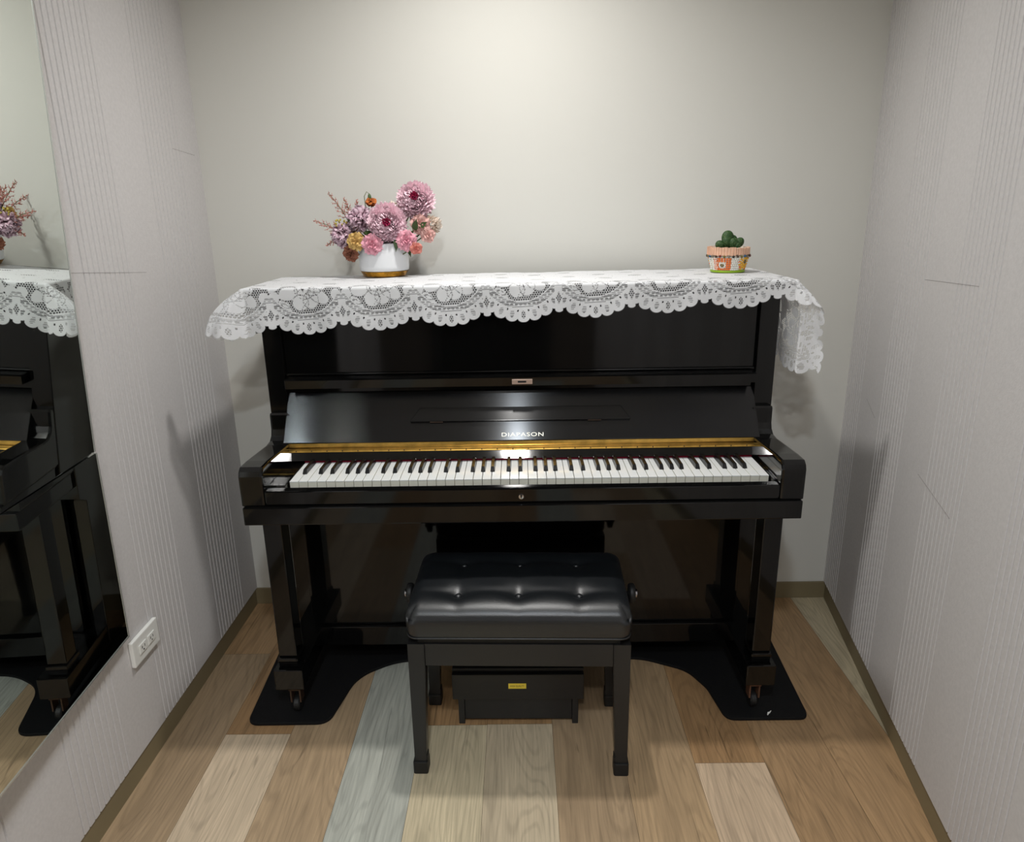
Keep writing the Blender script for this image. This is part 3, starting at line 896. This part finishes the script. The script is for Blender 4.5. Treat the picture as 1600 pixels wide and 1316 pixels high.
    cY = baseY-np.sin(az)*outd+ruff*np.clip(s2*2, 0, 1)
    PX = np.where(co, cX, PX); PY = np.where(co, cY, PY); Z = np.where(co, ZT-np.where(rr < r0, rr*rr/r0*.5, dnd+.002*np.clip(s2, 0, 1)), Z)
    # slight ripples on the top
    topm = (dt <= 0) & (ds <= 0)
    Z = np.where(topm, ZT+.0012*np.sin(X*23)*np.sin(Y*31+X*5), Z)
    # ---- mesh, dropping fully empty cells
    nr, nc = X.shape
    idx = np.arange(nr*nc).reshape(nr, nc)
    a_, b_, c_, d_ = idx[:-1, :-1].ravel(), idx[:-1, 1:].ravel(), idx[1:, 1:].ravel(), idx[1:, :-1].ravel()
    cvr = cov.ravel(); keep = np.maximum(np.maximum(cvr[a_], cvr[b_]), np.maximum(cvr[c_], cvr[d_])) > .02
    quads = np.stack([a_, b_, c_, d_], 1)[keep]
    used = np.unique(quads); remap = np.full(nr*nc, -1); remap[used] = np.arange(len(used))
    quads = remap[quads]
    co3 = np.stack([PX.ravel(), PY.ravel(), Z.ravel()], 1)[used].astype(np.float32)
    me = bpy.data.meshes.new('lace_cloth')
    me.vertices.add(len(co3)); me.vertices.foreach_set('co', co3.ravel())
    me.loops.add(quads.size); me.loops.foreach_set('vertex_index', quads.ravel().astype(np.int32))
    me.polygons.add(len(quads)); me.polygons.foreach_set('loop_start', (np.arange(len(quads))*4).astype(np.int32)); me.polygons.foreach_set('loop_total', np.full(len(quads), 4, np.int32))
    me.update(calc_edges=True)
    me.polygons.foreach_set('use_smooth', np.ones(len(quads), bool))
    at = me.attributes.new('cover', 'FLOAT', 'POINT'); at.data.foreach_set('value', cvr[used].astype(np.float32))
    me.validate()
    tag(link('lace_cloth', me, M['lace']), 'white floral lace runner with scalloped edge draped over the piano lid', 'tablecloth')
lace()
ZC = 1.2005

# ================================================================== FLOWERS
def petal(bm, tipl, base, d, up, ln_, wd, cup=.3, curl=0.0, nu=4, nv=5, ruffle=0, rnd=None, point=.0, t0=0.0, t1=1.0):
    """petal from base along d; up = outward/normal side"""
    d = Vector(d).normalized(); up = Vector(up); up = (up-d*up.dot(d)).normalized(); sd = d.cross(up)
    G = []
    ph = rnd.uniform(0, 6) if rnd else 0
    for j in range(nv+1):
        t = j/nv
        ww = wd*math.sin(PI*min(1, (t*.82+.12)))**(.7) * (1-point*t*t)
        row = []
        for i in range(nu+1):
            s = -1+2*i/nu
            bend = curl*ln_*t*t
            p = Vector(base)+d*(ln_*(t-.10*s*s*t))+sd*(s*ww*.5)-up*(cup*wd*.5*(1-s*s)*math.sin(PI*min(1, t*.9+.05)))+up*bend
            if ruffle: p += up*(ruffle*wd*t*math.sin(s*5+ph))+d*(ruffle*wd*.5*t*math.sin(s*9+ph))
            v = bm.verts.new(p); tipl[v] = t0+(t1-t0)*t
            row.append(v)
        G.append(row)
    for j in range(nv):
        for i in range(nu): bm.faces.new((G[j][i], G[j][i+1], G[j+1][i+1], G[j+1][i]))

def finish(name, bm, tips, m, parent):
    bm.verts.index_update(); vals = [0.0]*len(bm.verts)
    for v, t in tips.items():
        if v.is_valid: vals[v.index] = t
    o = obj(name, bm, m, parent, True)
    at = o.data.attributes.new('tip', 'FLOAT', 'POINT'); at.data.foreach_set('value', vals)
    return o

def basis(nrm):
    n = Vector(nrm).normalized(); a = n.orthogonal().normalized(); return n, a, n.cross(a)

def stem_mesh(bm, p, q, r=.0022):
    p, q = Vector(p), Vector(q); mid = (p+q)/2+Vector((0, 0, -.008))
    tube(bm, [p, mid, q], r, 6)

VC = Vector((-.404, .492, ZC))      # vase centre
NECK = VC+Vector((0, 0, .078))

FG = 'flowers arranged in the white vase'
def flower_root(name, label, cat, c):
    return empty(name, label, cat, c, group=FG)

def peony(label, c, face, R_, mats, seed, npet=230, core=True):
    """dense ball of slender petals (globe aster / peony)"""
    rnd = random.Random(seed); t = flower_root('peony', label, 'flower', c)
    n, a, b = basis(face)
    bm = nb(); tips = {}
    for k in range(npet):
        q = (k+.5)/npet; ct = .84-q*1.42; st = math.sqrt(max(0, 1-ct*ct)); ph = k*2.39996
        dirv = n*ct+(a*math.cos(ph)+b*math.sin(ph))*st
        tang = (dirv-n*ct).normalized()
        # incurved petals: rise along the globe and bend over toward the heart
        base = dirv*R_*.58-n*R_*.12
        aim = (n*.60*st+dirv*(.85-.1*ct)+tang*.10*ct+Vector((rnd.uniform(-.16, .16), rnd.uniform(-.16, .16), rnd.uniform(-.16, .16)))).normalized()
        petal(bm, tips, base, aim, dirv, R_*rnd.uniform(.46, .58), R_*rnd.uniform(.20, .30), cup=.35, curl=-.22, nu=3, nv=5, rnd=rnd, ruffle=.05, t0=.25)
    for k in range(90):      # short petals around the heart
        ct = 1-.20*(k+(18 if core else 0))/100; st = math.sqrt(1-ct*ct); ph = k*2.39996
        dirv = n*ct+(a*math.cos(ph)+b*math.sin(ph))*st
        petal(bm, tips, dirv*R_*.45, (dirv+n*.2+Vector((rnd.uniform(-.25, .25), rnd.uniform(-.25, .25), rnd.uniform(-.25, .25)))).normalized(), dirv.orthogonal(), R_*rnd.uniform(.36, .48), R_*rnd.uniform(.2, .28), cup=.35, curl=.1, nu=3, nv=4, rnd=rnd, ruffle=.08, t0=.2)
    if core: bmesh.ops.create_icosphere(bm, subdivisions=3, radius=R_*.55)
    for k in range(34):      # loose skirt petals
        ph = k*2*PI/34+rnd.uniform(-.1, .1); ct = rnd.uniform(-.62, -.22); st = math.sqrt(1-ct*ct)
        dirv = n*ct+(a*math.cos(ph)+b*math.sin(ph))*st
        petal(bm, tips, dirv*R_*.42, dirv+Vector((0, 0, -.25)), -n, R_*rnd.uniform(.55, .74), R_*.24, cup=-.2, curl=-.1, nu=3, nv=5, rnd=rnd, ruffle=.12, t0=.3)
    finish('petals', bm, tips, mats[0], t)
    if core:
        bm = nb(); tips = {}
        for k in range(46):
            ph = k*2.39996; ct = 1-.045*(k+.5)/46; st = math.sqrt(1-ct*ct)
            dirv = n*ct+(a*math.cos(ph)+b*math.sin(ph))*st
            petal(bm, tips, dirv*R_*.40, n+dirv*.35+Vector((rnd.uniform(-.12, .12), rnd.uniform(-.12, .12), rnd.uniform(-.12, .12))), dirv-n*.3, R_*rnd.uniform(.48, .62), R_*.17, cup=.4, curl=.1, nu=2, nv=4, rnd=rnd)
        finish('centre', bm, tips, mats[1], t)
    bm = nb(); stem_mesh(bm, -n*R_*.3, NECK-Vector(c)+Vector((0, 0, -.03))); obj('stem', bm, M['stem'], t, True)
    return t

def rose(name, label, cat, c, face, R_, m, seed, layers=(3, 4, 5, 6, 7), ruffle=.06, leaf=0, open_=.55):
    rnd = random.Random(seed); t = flower_root(name, label, cat, c)
    n, a, b = basis(face); bm = nb(); tips = {}
    NL = len(layers)
    for li, cnt in enumerate(layers):
        f = (li+.6)/NL
        for k in range(cnt):
            ph = 2*PI*(k+.5*(li % 2)+rnd.uniform(-.08, .08))/cnt+li*.7
            rad = a*math.cos(ph)+b*math.sin(ph)
            base = n*(-R_*.55)+rad*(R_*.10*f)
            tilt = open_*f*1.15
            d = n*math.cos(tilt)+rad*math.sin(tilt)
            petal(bm, tips, base, d, rad, R_*(1.30-.22*f), R_*(.55+.85*f), cup=.60, curl=.10+.28*f*f, nu=5, nv=6, rnd=rnd, ruffle=ruffle*(.5+f), t0=.0, t1=.55+.45*f)
    finish('petals', bm, tips, m, t)
    bm = nb(); stem_mesh(bm, -n*R_*.5, NECK-Vector(c)+Vector((0, 0, -.03)), .002); obj('stem', bm, M['stem'], t, True)
    if leaf:
        bm = nb(); tips = {}
        for k in range(leaf):
            ph = 1.2+k*2.1; rad = a*math.cos(ph)+b*math.sin(ph)
            petal(bm, tips, -n*R_*.7, (rad-n*.5+Vector((0, -.2, -.55))).normalized(), n, R_*1.5, R_*.75, cup=.2, curl=.1, nu=4, nv=6, rnd=rnd, point=.75)
        finish('leaves', bm, tips, M['leaf'], t)
    return t

def carnation(label, c, face, R_, m, seed):
    rnd = random.Random(seed); t = flower_root('carnation', label, 'flower', c)
    n, a, b = basis(face); bm = nb(); tips = {}
    for k in range(58):
        q = (k+.5)/58; ct = 1-q*1.25; st = math.sqrt(max(0, 1-ct*ct)); ph = k*2.39996
        dirv = (n*ct+(a*math.cos(ph)+b*math.sin(ph))*st+Vector((rnd.uniform(-.15, .15), rnd.uniform(-.15, .15), rnd.uniform(-.15, .15)))).normalized()
        petal(bm, tips, dirv*R_*.25, dirv, dirv.orthogonal()+Vector((rnd.uniform(-1, 1), rnd.uniform(-1, 1), rnd.uniform(-1, 1))), R_*rnd.uniform(.6, .78), R_*rnd.uniform(.55, .8), cup=.3, curl=.15, nu=7, nv=5, rnd=rnd, ruffle=.17)
    finish('petals', bm, tips, m, t)
    bm = nb(); stem_mesh(bm, -n*R_*.3, NECK-Vector(c)+Vector((0, 0, -.03)), .002); obj('stem', bm, M['stem'], t, True)

def astilbe(label, c, tip, seed, m, nbr=16, L=.03):
    """feathery plume from c (base) to tip"""
    rnd = random.Random(seed); t = flower_root('astilbe', label, 'flower', c)
    tip = Vector(tip)-Vector(c); n, a, b = basis(tip); Ln = tip.length
    bm = nb(); tube(bm, [(0, 0, 0), tip*.5+Vector((0, 0, .004)), tip], [.0016, .0011, .0006], 5)
    tube(bm, [NECK-Vector(c)+Vector((0, 0, -.02)), (NECK-Vector(c))*.45, (0, 0, 0)], .0016, 5)
    obj('stem', bm, M['stem'], t, True)
    bm = nb()
    for k in range(nbr):
        q = (k+.5)/nbr; l = L*(1-q*.82)
        ph = k*2.39996; rad = a*math.cos(ph)+b*math.sin(ph)
        d = (rad+n*.9).normalized(); p0 = tip*q
        tube(bm, [p0, p0+d*l*.5, p0+d*l+Vector((0, 0, .002))], [.0009, .0008, .0005], 4)
        for w_ in range(int(7*(1-q*.5))):
            s = (w_+1)/7; cc = p0+d*l*s+Vector((rnd.uniform(-1, 1), rnd.uniform(-1, 1), rnd.uniform(-1, 1)))*.0022
            bmesh.ops.create_icosphere(bm, subdivisions=1, radius=rnd.uniform(.0011, .0021), matrix=Matrix.Translation(cc))
    obj('plume', bm, m, t, False)

def leafthing(label, c, d, ln_, wd, up=(0, -1, .3)):
    t = flower_root('leaf', label, 'leaf', c); bm = nb(); tips = {}
    petal(bm, tips, (0, 0, 0), d, up, ln_, wd, cup=.2, curl=-.1, nu=4, nv=7, point=.8); finish('blade', bm, tips, M['leaf'], t)
    bm = nb(); tube(bm, [NECK-Vector(c)-Vector((0, 0, .02)), (NECK-Vector(c))*.5, (0, 0, 0)], .0012, 5); obj('stem', bm, M['stem'], t, True)
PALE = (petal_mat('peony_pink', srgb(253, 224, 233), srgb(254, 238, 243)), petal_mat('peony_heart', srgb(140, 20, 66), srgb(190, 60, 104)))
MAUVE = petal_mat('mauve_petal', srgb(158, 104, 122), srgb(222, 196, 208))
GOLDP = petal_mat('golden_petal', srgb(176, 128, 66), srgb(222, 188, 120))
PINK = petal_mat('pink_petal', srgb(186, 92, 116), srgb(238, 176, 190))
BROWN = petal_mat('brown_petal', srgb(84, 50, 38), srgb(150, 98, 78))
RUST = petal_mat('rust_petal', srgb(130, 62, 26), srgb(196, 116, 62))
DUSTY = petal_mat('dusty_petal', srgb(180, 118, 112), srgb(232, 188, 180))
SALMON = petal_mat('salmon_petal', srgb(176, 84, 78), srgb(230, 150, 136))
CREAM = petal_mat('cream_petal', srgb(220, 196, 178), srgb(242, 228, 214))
PLUME = mat('astilbe_plume', srgb(186, 126, 116), .8, var=(200, .25))
BUDY = mat('yellow_bud', srgb(176, 158, 66), .6)

va = empty('flower_vase', 'white ceramic vase with gold base holding the pink bouquet on the piano', 'vase', VC)
bm = nb(); lathe(bm, [(.0, .016), (.062, .016), (.0705, .0165), (.0735, .019), (.0745, .030), (.0738, .070), (.0720, .094), (.0705, .097), (.069, .095), (.0695, .070), (.069, .024), (0, .022)], 64)
obj('body', bm, M['vase'], va, True)
bm = nb(); lathe(bm, [(0, 0), (.060, 0), (.0635, .002), (.0715, .0155), (0, .0158)], 64); obj('gold_base', bm, M['gold'], va)
bm = nb(); lathe(bm, [(0, .0225), (.068, .0225), (.068, .083), (.055, .094), (0, .100)], 32); obj('flower_foam', bm, M['foam'], va, True)

def fl(px, py, y):       # point in space seen at this place of the bouquet, for the layout below
    return None
peony('largest pink peony-like bloom with crimson heart, topmost of the bouquet', (-0.2994, 0.4950, 1.4178), (.05, -1, .25), 0.0572, PALE, 1)
peony('round pale pink bloom with crimson heart at the middle of the bouquet', (-0.3807, 0.4500, 1.3558), (.15, -1, .05), 0.0594, PALE, 2)
carnation('ruffled mauve carnation left of the middle pink bloom', (-0.4625, 0.4700, 1.3653), (-.15, -.9, .35), 0.0429, MAUVE, 3)
carnation('ruffled mauve carnation at the far left of the bouquet', (-0.5141, 0.4650, 1.3212), (-.5, -.8, .1), 0.0385, MAUVE, 4)
rose('rose', 'golden yellow rose low on the left of the bouquet', 'flower', (-0.4703, 0.4300, 1.3043), (-.1, -1, .05), 0.0287, GOLDP, 5, leaf=2)
rose('rose', 'pink rose below the middle pink bloom, hanging over the vase rim', 'flower', (-0.4210, 0.4170, 1.2958), (.1, -1, -.05), 0.0322, PINK, 6)
rose('rose', 'dark brown dried rose lowest on the left of the bouquet', 'flower', (-0.4902, 0.4400, 1.2706), (-.3, -1, -.35), 0.0264, BROWN, 7)
rose('rosebud', 'rust orange dried bud standing above the middle pink bloom', 'flower', (-0.4288, 0.4800, 1.4136), (.1, -.5, .9), .021, RUST, 8, layers=(2, 3, 4), open_=.4)
rose('rose', 'pink rose at the lower right of the bouquet', 'flower', (-0.3230, 0.4300, 1.3043), (.2, -1, .1), 0.0322, PINK, 9, leaf=2)
rose('rose', 'small salmon rose at the lower right edge beside the pink rose', 'flower', (-0.2957, 0.4230, 1.2832), (.3, -1, -.3), 0.0207, SALMON, 10, layers=(3, 4, 5))
rose('rose', 'dusty pink rose under the topmost bloom at the right', 'flower', (-0.2860, 0.4650, 1.3485), (.25, -1, .0), 0.0310, DUSTY, 11, leaf=1)
rose('rose', 'small dusty pink rose at the right edge of the bouquet', 'flower', (-0.2650, 0.4650, 1.3190), (.5, -1, -.1), 0.0253, DUSTY, 12, layers=(3, 4, 5))
peony('small cream spiky bloom at the far right of the bouquet', (-0.2522, 0.4900, 1.3464), (1, -.5, .0), 0.0302, (CREAM, CREAM), 13, npet=70, core=False)
rose('filler_blossom', 'small beige blossom between the two large pink blooms', 'flower', (-0.3708, 0.5000, 1.3989), (0, -.8, .5), .020, CREAM, 14, layers=(3, 4, 5), ruffle=.2)
for _k, (_c, _d, _l, _w, _lab) in enumerate([((-.300, .44, 1.335), (.2, -.5, .6), .040, .022, 'dark green leaf tucked between the middle bloom and the dusty pink rose'), ((-.325, .45, 1.300), (.1, -.6, .4), .036, .022, 'dark green leaf behind the lower right pink rose'), ((-.425, .44, 1.322), (-.3, -.6, .2), .036, .022, 'dark green leaf behind the pink rose on the vase rim'), ((-.47, .46, 1.345), (-.5, -.5, .5), .040, .020, 'dark green leaf behind the two mauve carnations')]):
    leafthing(_lab, _c, _d, _l, _w)
astilbe('astilbe plume pointing up at the left of the bouquet', (-0.4992, 0.4770, 1.3643), (-0.5487, 0.4670, 1.4431), 21, PLUME)
astilbe('astilbe plume pointing far out to the left', (-0.5256, 0.4670, 1.3327), (-0.5952, 0.4550, 1.3653), 22, PLUME)
astilbe('short astilbe plume pointing down to the left', (-0.5256, 0.4670, 1.3148), (-0.5657, 0.4550, 1.2928), 23, PLUME, 12, .02)
astilbe('short astilbe plume behind the left mauve carnation', (-0.4917, 0.4900, 1.3748), (-0.5106, 0.4900, 1.4273), 24, PLUME, 14, .024)
astilbe('astilbe plume rising behind the upper mauve carnation', (-0.4726, 0.5050, 1.3748), (-0.4808, 0.5250, 1.4220), 25, PLUME, 14, .022)
# side of the bouquet facing the mirror
rose('rose', 'yellow rose on the mirror side of the bouquet', 'flower', (-0.4988, 0.5150, 1.3433), (-1, .1, .05), 0.0299, GOLDP, 26)
astilbe('astilbe plume at the back left of the bouquet, seen in the mirror', (-0.4776, 0.5350, 1.3485), (-0.4973, 0.6500, 1.4062), 27, PLUME, 18, .032)
astilbe('lower astilbe plume at the back left of the bouquet, seen in the mirror', (-0.4828, 0.5350, 1.3275), (-0.5027, 0.6400, 1.3434), 28, PLUME, 18, .026)
t = flower_root('bud_sprig', 'green nodding bud sprig above the rust orange bud', 'flower', (-0.4466, 0.4850, 1.4010))
bm = nb(); tube(bm, [NECK-Vector((-0.4466, 0.4850, 1.4010)), (0, 0, 0), (-.002, 0, .03), (.006, .0, .043), (.013, 0, .036)], [.0015, .0014, .0012, .001, .001], 6); obj('stem', bm, M['stem'], t, True)
bm = nb(); lathe(bm, [(0, -.012), (.004, -.008), (.0055, 0), (.004, .007), (0, .011)], 12, (.0135, 0, .027)); obj('bud', bm, M['leaf'], t, True)
t = flower_root('berry_sprig', 'sprig of small yellow green buds between the plumes at the left', 'flower', (-0.5100, 0.4570, 1.3485))
bm = nb(); tube(bm, [NECK-Vector((-0.5100, 0.4570, 1.3485)), (0, 0, 0), (-.012, 0, .012)], .0012, 5); obj('stem', bm, M['stem'], t, True)
bm = nb(); rnd = random.Random(9)
for k in range(22):
    bmesh.ops.create_icosphere(bm, subdivisions=2, radius=rnd.uniform(.0022, .0036), matrix=Matrix.Translation((rnd.uniform(-.022, .012), rnd.uniform(-.01, .0), rnd.uniform(-.004, .018))))
obj('berries', bm, BUDY, t, True)
leafthing('dark green leaf between the mauve carnation and the golden rose', (-0.4681, 0.4400, 1.3274), (-.35, -.2, -1), .040, .022)
leafthing('green leaf pointing down over the vase rim left of the lower right rose', (-0.3525, 0.4350, 1.3116), (-.1, -.25, -1), .040, .020)
leafthing('small green leaf over the vase rim under the lower right rose', (-0.3346, 0.4300, 1.3011), (.25, -.25, -1), .034, .014)
leafthing('green leaf at the right among the dusty pink roses', (-0.2819, 0.4500, 1.3432), (.7, -.4, .5), .026, .018)
leafthing('green leaf at the back left of the bouquet, seen in the mirror', (-0.4986, 0.5300, 1.3223), (-.2, .7, -.7), .045, .018, up=(-1, 0, .3))

# ================================================================== CACTUS POT
PC = Vector((.614, .430, ZC))
cp = empty('potted_cactus', 'small green cactus in a mosaic pot at the right end of the piano', 'cactus', PC, math.radians(4))
def rpot(h): return .0455+(.0565-.0455)*(h/.046)
bm = nb(); lathe(bm, [(0, 0), (.0455, 0), (rpot(.046), .046), (.0530, .048), (.0525, .070), (.050, .070), (.047, .050), (0, .050)], 56); obj('pot', bm, M['grout'], cp, True)
bm = nb(); lathe(bm, [(.0, -.0), (.0480, 0), (.0492, .002), (.0490, .0062), (.0468, .0072), (.0460, .006)], 56); obj('green_base', bm, M['lime'], cp, True)
# rim of upright clay sticks
bm = nb(); n = 46
for k in range(n):
    a = 2*PI*k/n; mt = Matrix.Rotation(a, 4, 'Z') @ Matrix.Translation((.0570, 0, .0600))
    r = bmesh.ops.create_cube(bm, size=1.0)
    h = .0205+.0015*math.sin(k*2.3)
    for v in r['verts']: v.co = mt @ Vector((v.co.x*.0055, v.co.y*.0070, v.co.z*h))
    es = list(set(e for v in r['verts'] for e in v.link_edges)); bmesh.ops.bevel(bm, geom=es, offset=.0011, segments=1, affect='EDGES')
obj('rim', bm, M['terracotta'], cp)
n = 30
for k in range(n):
    a = 2*PI*k/n; bm = nb()
    bmesh.ops.create_icosphere(bm, subdivisions=2, radius=1, matrix=Matrix.Translation((.0600*math.cos(a), .0600*math.sin(a), .0465+.0007*math.sin(k*3.1))) @ Matrix.Diagonal((.0034, .0034, .0038, 1)))
    obj('bead', bm, BEADS[(k*7+k//3) % 6], cp, True)
# mosaic tiles
rnd = random.Random(5); bt = {'orange': nb(), 'yellow': nb(), 'whitetile': nb(), 'stone': nb()}
def tile(kind, a, h, w_, hh, rot=0):
    bm = bt[kind]; r = bmesh.ops.create_cube(bm, size=1.0)
    mt = Matrix.Rotation(a, 4, 'Z') @ Matrix.Translation((rpot(h)+.0012, 0, h)) @ Matrix.Rotation(math.atan2(.011, .046), 4, 'Y') @ Matrix.Rotation(rot, 4, 'X')
    for v in r['verts']: v.co = mt @ Vector((v.co.x*.003, v.co.y*w_, v.co.z*hh))
def house(a0):
    for i in range(7):
        for j in range(6):
            da = (i-3)*.135; h = .0105+j*.0058
            if abs(i-3) <= 1 and 1 <= j <= 3: continue
            if abs(i-3) > 1: tile('orange', a0+da, h, .0062, .0040)
            else: tile('orange', a0+da, h, .0045, .0050)
    for q in range(10):
        an = q*2*PI/10; tile('whitetile', a0+math.cos(an)*.15, .0215+math.sin(an)*.0072, .0042, .0030, an)
    bmesh.ops.create_icosphere(bt['stone'], subdivisions=2, radius=.0056, matrix=Matrix.Rotation(a0, 4, 'Z') @ Matrix.Translation((rpot(.0215)+.0012, 0, .0215)) @ Matrix.Diagonal((.45, 1, 1, 1)))
def sun(a0):
    for ring_, (rr_, cnt) in enumerate(((.0105, 9), (.0170, 14), (.0235, 18))):
        for q in range(cnt):
            an = q*2*PI/cnt; da = math.cos(an)*rr_/.052; h = .031+math.sin(an)*rr_
            if h < .008 or h > .043: continue
            tile('orange' if (ring_ == 2 and q % 2) else 'yellow', a0+da, h, .0058, .0036, an)
    bmesh.ops.create_icosphere(bt['stone'], subdivisions=2, radius=.0058, matrix=Matrix.Rotation(a0, 4, 'Z') @ Matrix.Translation((rpot(.031)+.0012, 0, .031)) @ Matrix.Diagonal((.45, 1, 1, 1)))
def whites_(a0, a1):
    a = a0
    while a < a1:
        for j in range(6): tile('whitetile', a+(j % 2)*.05, .010+j*.0060, rnd.uniform(.0042, .0055), rnd.uniform(.0042, .0054), rnd.uniform(-.4, .4))
        a += .115
d2 = math.radians
house(d2(-127)); sun(d2(-50)); whites_(d2(-99), d2(-78)); whites_(d2(-160), d2(-146)); house(d2(40)); sun(d2(125)); whites_(d2(72), d2(92)); whites_(d2(-178), d2(-165))
for k, nm in (('orange', 'orange_tiles'), ('yellow', 'yellow_tiles'), ('whitetile', 'white_tiles'), ('stone', 'round_stones')): obj(nm, bt[k], M[k], cp, k == 'stone')
bm = nb(); lathe(bm, [(0, .0505), (.0465, .0505), (.0500, .0665), (.03, .0685), (0, .0695)], 40); obj('soil', bm, M['soil'], cp, True)
pads = [(-.004, .004, .095, .0175, .022, 0.0), (-.010, -.010, .084, .013, .017, .15), (-.026, -.002, .076, .0155, .0135, -.3), (.012, .006, .090, .0125, .014, -.2), (.008, -.014, .080, .0145, .0165, .1), (.028, -.002, .082, .0165, .0135, .6), (.018, -.018, .074, .010, .009, 0.)]
for (x, y, z, rx_, rz_, ro) in pads:
    bm = nb(); bmesh.ops.create_uvsphere(bm, u_segments=24, v_segments=16, radius=1)
    for v in bm.verts:
        d = v.co.copy(); k = 1+.10*d.z; v.co = Vector((d.x*rx_*k, d.y*rx_*.72*k, d.z*rz_))
    bmesh.ops.transform(bm, verts=bm.verts, matrix=Matrix.Translation((x, y, z)) @ Matrix.Rotation(-ro, 4, 'Y'))
    obj('cactus_pad', bm, M['cactus'], cp, True)
bm = nb(); tube(bm, [(-.006, -.006, .066), (-.004, -.004, .076), (-.003, .0, .085)], .005, 8); obj('stem', bm, M['soil'], cp, True)
